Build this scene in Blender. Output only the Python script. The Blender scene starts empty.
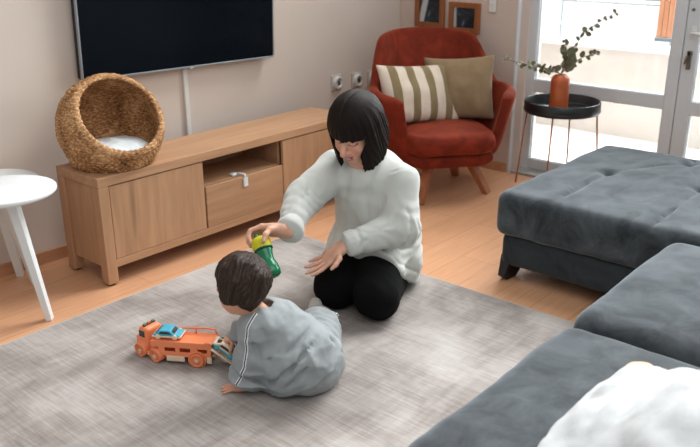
import bpy, bmesh, math, random
import numpy as np
from mathutils import Vector, Matrix, Euler

random.seed(7)
RNG = np.random.RandomState(11)
PI = math.pi
scn = bpy.context.scene
COL = scn.collection

# ------------------------------------------------------------------ naming helpers
def tag(o, label=None, cat=None, group=None, kind=None):
    if label: o['label'] = label
    if cat: o['category'] = cat
    if group: o['group'] = group
    if kind: o['kind'] = kind
    return o

def empty(name, loc=(0, 0, 0), rz=0.0, label=None, cat=None, group=None):
    o = bpy.data.objects.new(name, None)
    COL.objects.link(o)
    o.location = loc
    o.rotation_euler = (0, 0, rz)
    o.empty_display_size = 0.05
    return tag(o, label, cat, group)

def link(name, me, mat=None, parent=None):
    o = bpy.data.objects.new(name, me)
    COL.objects.link(o)
    if mat is not None:
        me.materials.clear()
        for m in (mat if isinstance(mat, (list, tuple)) else [mat]):
            me.materials.append(m)
    if parent is not None:
        o.parent = parent
    return o

def copy_tree(o, parent=None):
    c = o.copy()
    COL.objects.link(c)
    c.parent = parent
    for ch in list(o.children):
        copy_tree(ch, c)
    return c

# ------------------------------------------------------------------ materials
def srgb(r, g, b):
    f = lambda c: (c / 255 / 12.92) if c / 255 <= 0.04045 else ((c / 255 + 0.055) / 1.055) ** 2.4
    return (f(r), f(g), f(b), 1.0)

class NT:
    def __init__(s, name):
        s.m = bpy.data.materials.new(name)
        s.m.use_nodes = True
        s.t = s.m.node_tree
        s.t.nodes.clear()
        s.out = s.n('ShaderNodeOutputMaterial')
    def n(s, typ, **kw):
        nd = s.t.nodes.new(typ)
        for k, v in kw.items(): setattr(nd, k, v)
        return nd
    def l(s, a, b): s.t.links.new(a, b)
    def coords(s, scale=(1, 1, 1), rot=(0, 0, 0), kind='Object'):
        tc = s.n('ShaderNodeTexCoord'); mp = s.n('ShaderNodeMapping')
        s.l(tc.outputs[kind], mp.inputs['Vector'])
        mp.inputs['Scale'].default_value = scale
        mp.inputs['Rotation'].default_value = rot
        return mp.outputs['Vector']
    def noise(s, vec, scale=5, detail=4, rough=0.55, dist=0.0):
        nd = s.n('ShaderNodeTexNoise')
        nd.inputs['Scale'].default_value = scale; nd.inputs['Detail'].default_value = detail
        nd.inputs['Roughness'].default_value = rough; nd.inputs['Distortion'].default_value = dist
        s.l(vec, nd.inputs['Vector'])
        return nd.outputs['Fac']
    def ramp(s, fac, stops):
        nd = s.n('ShaderNodeValToRGB')
        el = nd.color_ramp.elements
        while len(el) > 1: el.remove(el[-1])
        el[0].position = stops[0][0]; el[0].color = stops[0][1]
        for p, c in stops[1:]:
            e = el.new(p); e.color = c
        s.l(fac, nd.inputs['Fac'])
        return nd.outputs['Color']
    def mix(s, a, b, fac, mode='MIX'):
        nd = s.n('ShaderNodeMix', data_type='RGBA', blend_type=mode)
        for sock, v in ((nd.inputs[0], fac), (nd.inputs[6], a), (nd.inputs[7], b)):
            if hasattr(v, 'links') or hasattr(v, 'is_output'): s.l(v, sock)
            else: sock.default_value = v
        return nd.outputs[2]
    def math(s, op, a, b=0.0):
        nd = s.n('ShaderNodeMath', operation=op)
        for sock, v in ((nd.inputs[0], a), (nd.inputs[1], b)):
            if hasattr(v, 'is_output'): s.l(v, sock)
            else: sock.default_value = v
        return nd.outputs[0]
    def bump(s, h, strength=0.3, dist=0.01):
        nd = s.n('ShaderNodeBump')
        nd.inputs['Strength'].default_value = strength; nd.inputs['Distance'].default_value = dist
        s.l(h, nd.inputs['Height'])
        return nd.outputs['Normal']
    def bsdf(s, color, rough=0.5, spec=0.5, metal=0.0, normal=None, sheen=0.0, sheen_tint=None, sheen_rough=0.4, trans=0.0, sss=0.0, coat=0.0):
        b = s.n('ShaderNodeBsdfPrincipled')
        def put(k, v):
            if hasattr(v, 'is_output'): s.l(v, b.inputs[k])
            else: b.inputs[k].default_value = v
        put('Base Color', color); put('Roughness', rough); put('Specular IOR Level', spec); put('Metallic', metal)
        if normal is not None: put('Normal', normal)
        if sheen: put('Sheen Weight', sheen); put('Sheen Roughness', sheen_rough)
        if sheen_tint: put('Sheen Tint', sheen_tint)
        if trans: put('Transmission Weight', trans)
        if sss:
            put('Subsurface Weight', sss); b.inputs['Subsurface Radius'].default_value = (0.02, 0.008, 0.004); b.inputs['Subsurface Scale'].default_value = 0.5
        if coat: put('Coat Weight', coat)
        s.l(b.outputs[0], s.out.inputs['Surface'])
        return b

def dk(c, f): return (c[0] * f, c[1] * f, c[2] * f, 1.0)

def plain(name, c, rough=0.5, spec=0.4, metal=0.0, vary=0.12, nscale=8.0, bump=0.0, bscale=60, **kw):
    """one-colour surface with a gentle noise variation and an optional fine bump"""
    t = NT(name); v = t.coords()
    col = t.ramp(t.noise(v, nscale, 3), [(0.3, dk(c, 1 - vary)), (0.7, dk(c, 1 + vary))])
    nm = t.bump(t.noise(v, bscale, 3), bump, 0.004) if bump else None
    t.bsdf(col, rough, spec, metal, nm, **kw)
    return t.m

def wood(name, c1, c2, axis='x', rough=0.5, scale=1.0, bump=0.05, knots=True):
    t = NT(name)
    sc = {'x': (1.2, 14, 14), 'y': (14, 1.2, 14), 'z': (14, 14, 1.2)}[axis]
    sc = tuple(a * scale for a in sc)
    v = t.coords(sc)
    n1 = t.noise(v, 2.2, 6, 0.6, 0.6)
    n2 = t.noise(t.coords(tuple(a * 0.35 for a in sc)), 1.6, 3, 0.5, 1.2)
    f = t.math('ADD', t.math('MULTIPLY', n1, 0.55), t.math('MULTIPLY', n2, 0.45))
    mid = tuple((a + b) / 2 for a, b in zip(c1, c2))
    col = t.ramp(f, [(0.32, c1), (0.5, mid), (0.68, c2)])
    if knots:
        kn = t.noise(t.coords(tuple(a * 0.6 for a in sc)), 1.1, 2)
        col = t.mix(col, dk(c1, 0.62), t.ramp(kn, [(0.66, (0, 0, 0, 1)), (0.78, (0.7, 0.7, 0.7, 1))]))
    t.bsdf(col, rough, 0.35, 0, t.bump(n1, bump, 0.003))
    return t.m

def velvet(name, c, c2, sheen=0.6, nscale=5, rough=0.85, tint=(1, 1, 1, 1)):
    t = NT(name); v = t.coords()
    n = t.noise(v, nscale, 5, 0.65, 0.6)
    col = t.ramp(n, [(0.3, c), (0.72, c2)])
    fine = t.noise(v, 260, 2)
    t.bsdf(col, rough, 0.2, 0, t.bump(t.math('ADD', t.math('MULTIPLY', n, 2.5), fine), 0.12, 0.004), sheen=sheen, sheen_tint=tint)
    return t.m

def cloth(name, c, vary=0.1, weave=450, rough=0.9, sheen=0.25, wr=0.15):
    t = NT(name); v = t.coords()
    n = t.noise(v, 14, 4, 0.6)
    col = t.ramp(n, [(0.3, dk(c, 1 - vary)), (0.7, dk(c, 1 + vary * 0.6))])
    fine = t.noise(v, weave, 2)
    h = t.math('ADD', t.math('MULTIPLY', n, 3.0), fine)
    t.bsdf(col, rough, 0.15, 0, t.bump(h, wr, 0.004), sheen=sheen)
    return t.m

def attr_mat(name, rough=0.5, spec=0.35, sss=0.0, fine=0.0, sheen=0.0):
    """colour painted per region of a mesh (skin, lips, ...) with slight mottling"""
    t = NT(name)
    a = t.n('ShaderNodeAttribute', attribute_name='Col')
    n = t.noise(t.coords(), 40, 3)
    col = t.mix(a.outputs['Color'], t.ramp(n, [(0.3, (0.86, 0.86, 0.86, 1)), (0.7, (1, 1, 1, 1))]), 1.0, 'MULTIPLY')
    nm = t.bump(t.noise(t.coords(), 300, 2), fine, 0.002) if fine else None
    t.bsdf(col, rough, spec, 0, nm, sss=sss, sheen=sheen)
    return t.m

# ------------------------------------------------------------------ mesh builder
class MB:
    """collects shapes, then links them as ONE mesh object"""
    def __init__(s): s.bm = bmesh.new()
    def _add(s, tmp, M=None, mi=0, smooth=False):
        if M is not None: bmesh.ops.transform(tmp, matrix=M, verts=tmp.verts)
        mp = {}
        for v in tmp.verts: mp[v] = s.bm.verts.new(v.co)
        for f in tmp.faces:
            try:
                nf = s.bm.faces.new([mp[v] for v in f.verts]); nf.material_index = mi; nf.smooth = smooth or f.smooth
            except ValueError: pass
        tmp.free()
        return s
    def box(s, c, size, rot=None, bev=0.004, seg=2, mi=0, taper=None):
        t = bmesh.new(); bmesh.ops.create_cube(t, size=1.0)
        bmesh.ops.scale(t, vec=size, verts=t.verts)
        if taper:
            for v in t.verts:
                if v.co.z < 0: v.co.x *= taper; v.co.y *= taper
        if bev: bmesh.ops.bevel(t, geom=t.edges[:], offset=bev, segments=seg, profile=0.5, affect='EDGES')
        M = Matrix.Translation(c)
        if rot is not None: M = M @ (rot if isinstance(rot, Matrix) else Euler(rot).to_matrix().to_4x4())
        return s._add(t, M, mi)
    def bar(s, a, b, w, d, w2=None, d2=None, bev=0.003, mi=0, up=(0, 0, 1)):
        """tapered rectangular bar from a to b"""
        a, b = Vector(a), Vector(b); L = (b - a).length
        z = (b - a).normalized(); x = Vector(up).cross(z)
        if x.length < 1e-4: x = Vector((1, 0, 0))
        x.normalize(); y = z.cross(x)
        t = bmesh.new(); bmesh.ops.create_cube(t, size=1.0)
        for v in t.verts:
            top = v.co.z > 0
            v.co.x *= (w2 if (top and w2) else w); v.co.y *= (d2 if (top and d2) else d); v.co.z = L if top else 0
        if bev: bmesh.ops.bevel(t, geom=t.edges[:], offset=bev, segments=2, profile=0.5, affect='EDGES')
        M = Matrix((x, y, z)).transposed().to_4x4(); M.translation = a
        return s._add(t, M, mi)
    def tube(s, pts, rad, n=10, mi=0, cap=True):
        pts = [Vector(p) for p in pts]
        rads = rad if isinstance(rad, (list, tuple)) else [rad] * len(pts)
        rings = []; ref = None
        for i, p in enumerate(pts):
            d = (pts[min(i + 1, len(pts) - 1)] - pts[max(i - 1, 0)]).normalized()
            if ref is None:
                ref = Vector((0, 0, 1)) if abs(d.z) < 0.9 else Vector((1, 0, 0))
            x = (ref - d * ref.dot(d)).normalized(); ref = x; y = d.cross(x)
            rings.append([s.bm.verts.new(p + (x * math.cos(k * 2 * PI / n) + y * math.sin(k * 2 * PI / n)) * rads[i]) for k in range(n)])
        for a, b in zip(rings, rings[1:]):
            for k in range(n):
                f = s.bm.faces.new([a[k], a[(k + 1) % n], b[(k + 1) % n], b[k]]); f.smooth = True; f.material_index = mi
        if cap:
            for r, fl in ((rings[0], True), (rings[-1], False)):
                f = s.bm.faces.new(r[::-1] if fl else r); f.material_index = mi
        return s
    def lathe(s, prof, n=40, M=None, mi=0, close=False):
        t = bmesh.new(); rings = []
        for r, z in prof:
            if r < 1e-6: rings.append([t.verts.new((0, 0, z))])
            else: rings.append([t.verts.new((r * math.cos(2 * PI * k / n), r * math.sin(2 * PI * k / n), z)) for k in range(n)])
        prs = list(zip(rings, rings[1:]))
        if close: prs.append((rings[-1], rings[0]))
        for a, b in prs:
            for k in range(n):
                k2 = (k + 1) % n
                if len(a) == 1 and len(b) == 1: continue
                if len(a) == 1: f = t.faces.new([a[0], b[k2], b[k]])
                elif len(b) == 1: f = t.faces.new([a[k], a[k2], b[0]])
                else: f = t.faces.new([a[k], a[k2], b[k2], b[k]])
                f.smooth = True
        bmesh.ops.recalc_face_normals(t, faces=t.faces[:])
        return s._add(t, M, mi)
    def prism(s, poly, thick, M=None, bev=0.003, mi=0):
        """polygon in local xy, extruded along z from 0 to thick"""
        t = bmesh.new()
        a = [t.verts.new((x, y, 0)) for x, y in poly]; b = [t.verts.new((x, y, thick)) for x, y in poly]
        t.faces.new(a[::-1]); t.faces.new(b); n = len(poly)
        for k in range(n): t.faces.new([a[k], a[(k + 1) % n], b[(k + 1) % n], b[k]])
        bmesh.ops.recalc_face_normals(t, faces=t.faces[:])
        if bev: bmesh.ops.bevel(t, geom=t.edges[:], offset=bev, segments=2, profile=0.5, affect='EDGES')
        return s._add(t, M, mi)
    def grid(s, P, mi=0, closed_u=False, flip=False):
        """P[i][j] points"""
        V = [[s.bm.verts.new(p) for p in row] for row in P]
        nu, nv = len(V), len(V[0])
        for i in range(nu if closed_u else nu - 1):
            for j in range(nv - 1):
                q = [V[i][j], V[(i + 1) % nu][j], V[(i + 1) % nu][j + 1], V[i][j + 1]]
                f = s.bm.faces.new(q[::-1] if flip else q); f.smooth = True; f.material_index = mi
        return s
    def build(s, name, mat, parent=None, smooth_angle=None, **k):
        me = bpy.data.meshes.new(name); s.bm.to_mesh(me); s.bm.free()
        o = link(name, me, mat, parent)
        for kk, v in k.items(): o[kk] = v
        return o

# ------------------------------------------------------------------ smooth implicit surfaces
_PERM = RNG.rand(32, 32, 32)
def vnoise(p):
    """smooth value noise in [-1,1]"""
    i = np.floor(p).astype(int); f = p - i; f = f * f * (3 - 2 * f)
    i0 = i & 31; i1 = (i + 1) & 31
    x0, y0, z0 = i0.T; x1, y1, z1 = i1.T; fx, fy, fz = f.T
    c = _PERM
    a = c[x0, y0, z0] * (1 - fx) + c[x1, y0, z0] * fx; b = c[x0, y1, z0] * (1 - fx) + c[x1, y1, z0] * fx
    d = c[x0, y0, z1] * (1 - fx) + c[x1, y0, z1] * fx; e = c[x0, y1, z1] * (1 - fx) + c[x1, y1, z1] * fx
    return ((a * (1 - fy) + b * fy) * (1 - fz) + (d * (1 - fy) + e * fy) * fz) * 2 - 1

def arr(v): return np.array(v, float)

def p_cap(a, b, ra, rb):
    a, b = arr(a), arr(b); ba = b - a; L2 = max(ba @ ba, 1e-12)
    def f(p):
        t = np.clip((p - a) @ ba / L2, 0, 1)
        return np.linalg.norm(p - a - t[:, None] * ba, axis=1) - (ra + (rb - ra) * t)
    return f
def p_ell(c, r, R=None):
    c, r = arr(c), arr(r)
    def f(p):
        q = p - c
        if R is not None: q = q @ R
        k0 = np.linalg.norm(q / r, axis=1); k1 = np.linalg.norm(q / (r * r), axis=1)
        return np.where(k1 > 1e-9, k0 * (k0 - 1) / np.maximum(k1, 1e-9), -r.min())
    return f
def p_box(c, half, rad=0.01, R=None):
    c, half = arr(c), arr(half) - rad
    def f(p):
        q = p - c
        if R is not None: q = q @ R
        q = np.abs(q) - half
        return np.linalg.norm(np.maximum(q, 0), axis=1) + np.minimum(q.max(axis=1), 0) - rad
    return f

class SDF:
    def __init__(s): s.ops = []; s.disp = []
    def add(s, f, k=0.02): s.ops.append((1, f, k)); return s
    def sub(s, f, k=0.01): s.ops.append((-1, f, k)); return s
    def cap(s, a, b, ra, rb, k=0.02): return s.add(p_cap(a, b, ra, rb), k)
    def chain(s, pts, rads, k=0.02):
        for i in range(len(pts) - 1): s.cap(pts[i], pts[i + 1], rads[i], rads[i + 1], k)
        return s
    def ell(s, c, r, k=0.02, R=None): return s.add(p_ell(c, r, R), k)
    def box(s, c, h, rad=0.01, k=0.02, R=None): return s.add(p_box(c, h, rad, R), k)
    def __call__(s, p):
        d = None
        for sg, f, k in s.ops:
            e = f(p)
            if d is None: d = e; continue
            if sg > 0:
                h = np.clip(0.5 + 0.5 * (d - e) / k, 0, 1); d = d * (1 - h) + e * h - k * h * (1 - h)
            else:
                e = -e; h = np.clip(0.5 - 0.5 * (d - e) / k, 0, 1); d = d * (1 - h) + e * h + k * h * (1 - h)
        for g in s.disp: d = d + g(p)
        return d

def sample_grid(sdf, lo, hi, h, margin=0.02, B=6):
    lo, hi = arr(lo), arr(hi)
    nb = np.ceil((hi - lo) / (h * B)).astype(int)
    n = nb * B + 1
    bi = np.stack(np.meshgrid(*[np.arange(k) for k in nb], indexing='ij'), -1).reshape(-1, 3)
    cen = lo + (bi + 0.5) * B * h
    dc = sdf(cen)
    act = np.abs(dc) < 0.87 * B * h * 1.25 + margin
    F = np.repeat(np.repeat(np.repeat(dc.reshape(nb), B, 0), B, 1), B, 2)
    F = np.pad(F, ((0, 1), (0, 1), (0, 1)), mode='edge').astype(np.float32)
    off = np.stack(np.meshgrid(*[np.arange(B + 1)] * 3, indexing='ij'), -1).reshape(-1, 3)
    A = bi[act]
    mask = np.zeros(n, bool)
    for o in off: mask[A[:, 0] * B + o[0], A[:, 1] * B + o[1], A[:, 2] * B + o[2]] = True
    I = np.argwhere(mask)
    out = np.empty(len(I))
    for q in range(0, len(I), 400000):
        out[q:q + 400000] = sdf(lo + I[q:q + 400000] * h)
    F[mask] = out
    return F, lo

def surface_nets(F, lo, h):
    s = F < 0
    n = np.array(F.shape)
    cnt = np.zeros(n - 1, np.int8)
    corners = [(i, j, k) for i in (0, 1) for j in (0, 1) for k in (0, 1)]
    sl = lambda A, c: A[c[0]:n[0] - 1 + c[0], c[1]:n[1] - 1 + c[1], c[2]:n[2] - 1 + c[2]]
    for c in corners: cnt += sl(s, c)
    cells = (cnt > 0) & (cnt < 8)
    ci = np.argwhere(cells)
    idx = np.full(cells.shape, -1, np.int64); idx[cells] = np.arange(len(ci))
    pos = np.zeros((len(ci), 3)); w = np.zeros(len(ci))
    for a in corners:
        for ax in range(3):
            if a[ax]: continue
            b = list(a); b[ax] = 1
            fa = F[ci[:, 0] + a[0], ci[:, 1] + a[1], ci[:, 2] + a[2]].astype(float); fb = F[ci[:, 0] + b[0], ci[:, 1] + b[1], ci[:, 2] + b[2]].astype(float)
            m = (fa < 0) != (fb < 0)
            t = np.where(m, fa / np.where(m, fa - fb, 1), 0)
            q = np.tile(arr(a), (len(ci), 1)); q[:, ax] = t
            pos[m] += q[m]; w += m
    pos = lo + (ci + pos / w[:, None]) * h
    faces = []
    for ax in range(3):
        u, v = (ax + 1) % 3, (ax + 2) % 3
        A = [slice(1, k - 1) for k in n]; A[ax] = slice(0, n[ax] - 1); B_ = list(A); B_[ax] = slice(1, n[ax])
        sa, sb = s[tuple(A)], s[tuple(B_)]
        E = np.argwhere(sa != sb)
        if not len(E): continue
        ins = sa[tuple(E.T)]
        g = E.copy(); g[:, u] += 1; g[:, v] += 1
        def cid(du, dv):
            c = g.copy(); c[:, u] += du; c[:, v] += dv
            return idx[tuple(c.T)]
        q = np.stack([cid(-1, -1), cid(0, -1), cid(0, 0), cid(-1, 0)], 1)
        q[~ins] = q[~ins][:, ::-1]
        faces.append(q)
    return pos, np.concatenate(faces)

def sdf_obj(name, sdf, lo, hi, h, mat, parent=None, color=None, M=None, margin=0.02, smooth=1):
    F, l0 = sample_grid(sdf, lo, hi, h, margin)
    V, Q = surface_nets(F, l0, h)
    for _ in range(smooth):
        acc = np.zeros_like(V); c = np.zeros(len(V))
        for a in range(4):
            b = (a + 1) % 4
            np.add.at(acc, Q[:, a], V[Q[:, b]]); np.add.at(c, Q[:, a], 1)
            np.add.at(acc, Q[:, b], V[Q[:, a]]); np.add.at(c, Q[:, b], 1)
        V = 0.5 * V + 0.5 * acc / np.maximum(c, 1)[:, None]
    W = V
    me = bpy.data.meshes.new(name)
    if M is not None:
        Mi = np.array(M.inverted()); W = V @ Mi[:3, :3].T + Mi[:3, 3]
    me.from_pydata(W.tolist(), [], Q.tolist())
    me.polygons.foreach_set('use_smooth', np.ones(len(Q), bool))
    if color is not None:
        c = color(V)
        a = me.color_attributes.new('Col', 'FLOAT_COLOR', 'POINT')
        a.data.foreach_set('color', np.concatenate([c, np.ones((len(c), 1))], 1).astype(np.float32).ravel())
    o = link(name, me, mat, parent)
    if M is not None: o.matrix_basis = (parent.matrix_basis.inverted() @ M) if parent is not None else M
    return o

def frame(F, U=(0, 0, 1)):
    """columns: left, forward, up of a figure facing F"""
    F = Vector(F).normalized(); L = Vector(U).cross(F).normalized(); U2 = F.cross(L)
    return np.array([L, F, U2]).T

# ------------------------------------------------------------------ camera
YAW, PIT, FPX = math.radians(49.9), math.radians(20.2), 800.0
fw = Vector((math.sin(YAW) * math.cos(PIT), math.cos(YAW) * math.cos(PIT), -math.sin(PIT)))
rt = Vector((math.cos(YAW), -math.sin(YAW), 0)); up = rt.cross(fw)
cam = bpy.data.cameras.new('camera'); co = bpy.data.objects.new('camera', cam); COL.objects.link(co)
Mc = Matrix((rt, up, -fw)).transposed().to_4x4(); Mc.translation = (0, 0, 1.6); co.matrix_world = Mc
cam.sensor_width = 36; cam.lens = FPX * 36 / 700; cam.shift_x = -13 / 700
cam.dof.use_dof = True; cam.dof.focus_distance = 3.25; cam.dof.aperture_fstop = 3.2
cam.clip_start = 0.05
scn.camera = co
scn.cycles.use_denoising = True
scn.view_settings.view_transform = 'Standard'
scn.view_settings.look = 'None'
scn.view_settings.exposure = 0.0
#@@MATERIALS
# ------------------------------------------------------------------ palette
OAK1, OAK2 = srgb(162, 122, 91), srgb(194, 152, 116)
M = {}
M['oak_x'] = wood('oak along x', OAK1, OAK2, 'x', 0.5)
M['oak_z'] = wood('oak along z', OAK1, OAK2, 'z', 0.5)
M['oak_y'] = wood('oak along y', OAK1, OAK2, 'y', 0.5)
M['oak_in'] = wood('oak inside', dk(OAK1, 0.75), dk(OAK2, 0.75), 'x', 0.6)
M['walnut'] = wood('chair leg wood', srgb(140, 84, 54), srgb(180, 116, 78), 'z', 0.45, knots=False)
M['frame_wood'] = wood('picture frame wood', srgb(120, 70, 38), srgb(168, 104, 62), 'z', 0.4, knots=False)
M['white_paint'] = plain('white paint', srgb(226, 230, 230), 0.4, 0.4, vary=0.03)
M['white_plastic'] = plain('white plastic', srgb(222, 221, 216), 0.35, 0.4, vary=0.03)
M['clear_plastic'] = plain('milky plastic', srgb(222, 226, 228), 0.2, 0.6, vary=0.05)
M['pvc'] = plain('door frame', srgb(214, 217, 219), 0.4, 0.4, vary=0.02)
M['tv_screen'] = plain('tv screen', (0.002, 0.004, 0.007, 1), 0.22, 0.12, vary=0.3, nscale=2)
M['tv_metal'] = plain('tv bezel', srgb(168, 175, 182), 0.3, 0.5, 0.7, vary=0.03)
M['tv_back'] = plain('tv back', srgb(28, 30, 34), 0.5, vary=0.05)
M['rust'] = velvet('rust velvet', srgb(92, 28, 16), srgb(136, 48, 26), 0.3, 9, tint=srgb(255, 150, 110))
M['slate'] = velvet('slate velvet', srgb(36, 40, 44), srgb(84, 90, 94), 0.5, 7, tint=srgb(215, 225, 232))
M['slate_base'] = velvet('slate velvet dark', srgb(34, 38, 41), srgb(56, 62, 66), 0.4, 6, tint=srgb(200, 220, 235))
M['black_leg'] = plain('black wood', srgb(24, 22, 22), 0.4, vary=0.1)
M['white_cloth'] = cloth('white cotton', srgb(198, 201, 202), 0.05, 300, wr=0.25)
M['beige_cloth'] = cloth('beige piping', srgb(216, 188, 162), 0.05)
M['pad_cloth'] = cloth('pad cotton', srgb(214, 220, 222), 0.06, 300)
M['olive'] = cloth('olive linen', srgb(144, 121, 92), 0.12, 350, wr=0.25)
M['sweater'] = cloth('pale sage fleece', srgb(200, 203, 197), 0.035, 420, sheen=0.3, wr=0.14)
M['black_knit'] = cloth('black jersey', srgb(9, 9, 10), 0.2, 400, sheen=0.0, rough=0.95, wr=0.1)
M['romper'] = cloth('heather grey fleece', srgb(154, 160, 162), 0.12, 520, sheen=0.2, wr=0.3)
M['white_trim'] = plain('white piping', srgb(232, 234, 236), 0.8, 0.1, vary=0.03)
M['navy_trim'] = plain('navy piping', srgb(30, 34, 48), 0.8, 0.1, vary=0.05)
M['sock'] = cloth('grey sock', srgb(190, 188, 182), 0.08, 500)
M['skin'] = attr_mat('skin', 0.48, 0.35, sss=0.12)
M['black_tray'] = plain('black tray', srgb(26, 29, 31), 0.35, 0.5, vary=0.1)
M['copper'] = plain('copper wire', srgb(186, 120, 82), 0.3, 0.6, 0.85, vary=0.05)
M['terracotta'] = plain('orange glaze', srgb(190, 92, 44), 0.35, 0.5, vary=0.15, nscale=30, coat=0.2)
M['leaf'] = plain('eucalyptus leaf', srgb(120, 120, 96), 0.7, 0.3, vary=0.35, nscale=40)
M['leaf_dry'] = plain('dry leaf', srgb(150, 118, 92), 0.7, 0.3, vary=0.3, nscale=40)
M['twig'] = plain('twig', srgb(120, 92, 66), 0.7, vary=0.15)
M['toy_orange'] = plain('orange toy plastic', srgb(243, 142, 96), 0.42, 0.4, vary=0.05, sss=0.05)
M['toy_cream'] = plain('cream toy plastic', srgb(234, 210, 182), 0.45, 0.4, vary=0.04)
M['toy_blue'] = plain('blue toy plastic', srgb(74, 172, 196), 0.4, 0.4, vary=0.06)
M['toy_dark'] = plain('dark toy window', srgb(40, 48, 56), 0.3, 0.5, vary=0.1)
M['toy_green'] = plain('green toy light', srgb(70, 130, 90), 0.4, vary=0.05)
M['toy_red'] = plain('red toy light', srgb(214, 84, 60), 0.4, vary=0.05)
M['metal_key'] = plain('brass lock', srgb(120, 112, 98), 0.35, 0.5, 0.8, vary=0.1)

# ------------------------------------------------------------------ the setting
def struct(name, mb, mat):
    o = mb.build(name, mat); o['kind'] = 'structure'; return o

YW, XW, XD = 3.672, 4.78, 4.95          # TV wall, picture wall, balcony door plane

# laminate floor: boards along the TV wall
t = NT('laminate'); v = t.coords()
br = t.n('ShaderNodeTexBrick'); t.l(v, br.inputs['Vector'])
br.offset = 0.37; br.inputs['Scale'].default_value = 1.0
br.inputs['Brick Width'].default_value = 1.25; br.inputs['Row Height'].default_value = 0.19
br.inputs['Mortar Size'].default_value = 0.0016; br.inputs['Mortar Smooth'].default_value = 0.3
br.inputs['Color1'].default_value = srgb(220, 168, 130); br.inputs['Color2'].default_value = srgb(210, 158, 121)
br.inputs['Mortar'].default_value = srgb(176, 128, 94)
g = t.noise(t.coords((1.4, 26, 1)), 2.5, 6, 0.6, 0.4)
col = t.mix(br.outputs['Color'], t.ramp(g, [(0.3, (0.88, 0.85, 0.82, 1)), (0.7, (1.06, 1.06, 1.06, 1))]), 1.0, 'MULTIPLY')
t.bsdf(col, 0.32, 0.45, 0, t.bump(g, 0.03, 0.002), coat=0.15)
struct('floor', MB().box((2.3, 1.6, -0.05), (5.4, 4.3, 0.1), bev=0), t.m)

def wallmat(name, c):
    t = NT(name); n = t.noise(t.coords(), 2.0, 3)
    col = t.ramp(n, [(0.3, dk(c, 0.98)), (0.7, dk(c, 1.02))])
    t.bsdf(col, 0.85, 0.2, 0, t.bump(t.noise(t.coords(), 180, 3), 0.05, 0.002)); return t.m
WM = wallmat('beige wall', srgb(212, 199, 188))
struct('wall_left', MB().box((2.3, YW + 0.06, 1.3), (5.4, 0.12, 2.6), bev=0), WM)
WM2 = wallmat('warm beige wall', srgb(208, 190, 178))
mb = MB()
mb.box((XW + 0.11, (2.70 + YW) / 2, 1.3), (0.22, YW - 2.70, 2.6), bev=0.004)           # solid piece beside the door
mb.box((XW + 0.11, 1.0, 2.4), (0.22, 3.4, 0.4), bev=0)                              # lintel over the doors
struct('wall_back', mb, WM2)
# baseboards
BBM = wood('baseboard wood', srgb(176, 126, 92), srgb(206, 158, 122), 'x', 0.45, knots=False)
struct('baseboard_left', MB().box((2.25, YW - 0.008, 0.032), (5.05, 0.016, 0.064), bev=0.003), BBM)
struct('baseboard_back', MB().box((XW - 0.008, 3.19, 0.032), (0.016, 0.96, 0.064), bev=0.003), BBM)
# reveal of the doorway: white trim, threshold
struct('trim_1', MB().box((XW + 0.014, 2.696, 1.1), (0.036, 0.012, 2.2), bev=0.003), M['pvc'])
struct('trim_2', MB().box((XW + 0.1, 1.2, 0.008), (0.2, 2.96, 0.016), bev=0.003), plain('stone threshold', srgb(170, 166, 160), 0.5, vary=0.12))

def glass_mat():
    t = NT('clear glass')
    a = t.n('ShaderNodeBsdfTransparent'); a.inputs[0].default_value = (0.96, 0.98, 0.98, 1)
    b = t.n('ShaderNodeBsdfGlossy'); b.inputs['Roughness'].default_value = 0.02
    lw = t.n('ShaderNodeFresnel'); lw.inputs['IOR'].default_value = 1.45
    mx = t.n('ShaderNodeMixShader'); t.l(lw.outputs[0], mx.inputs[0]); t.l(a.outputs[0], mx.inputs[1]); t.l(b.outputs[0], mx.inputs[2])
    t.l(mx.outputs[0], t.out.inputs['Surface']); return t.m
GLASS = glass_mat()
# left leaf of the balcony door: y from 2.69 (hinge side) down to 1.60
def door_leaf(name, y0, y1, zs, frame_w, handle):
    """frame with panes; zs: list of (z0, z1) openings"""
    yg0, yg1 = y0 - frame_w[0], y1 + frame_w[1]
    mb = MB()
    mb.box((XD, (y0 + yg0) / 2, 1.1), (0.07, y0 - yg0, 2.2), bev=0.006)
    mb.box((XD, (y1 + yg1) / 2, 1.1), (0.07, yg1 - y1, 2.2), bev=0.006)
    ed = [0.016] + [z for ab in zs for z in ab] + [2.2]
    for a, b in zip(ed[::2], ed[1::2]):
        mb.box((XD, (yg0 + yg1) / 2, (a + b) / 2), (0.062, yg0 - yg1 + 0.01, b - a), bev=0.006)
    o = mb.build(name, M['pvc']); o['kind'] = 'structure'
    for a, b in zs:
        MB().box((XD + 0.005, (yg0 + yg1) / 2, (a + b) / 2), (0.012, yg0 - yg1 + 0.02, b - a + 0.02), bev=0).build('glass_pane', GLASS, o)
    return o
d1 = door_leaf('door_1', 2.685, 1.655, [(0.085, 0.555), (0.643, 2.08)], (0.065, 0.075), None)
d2 = door_leaf('door_2', 1.650, 0.55, [(0.085, 0.54), (0.625, 2.08)], (0.085, 0.075), None)
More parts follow.
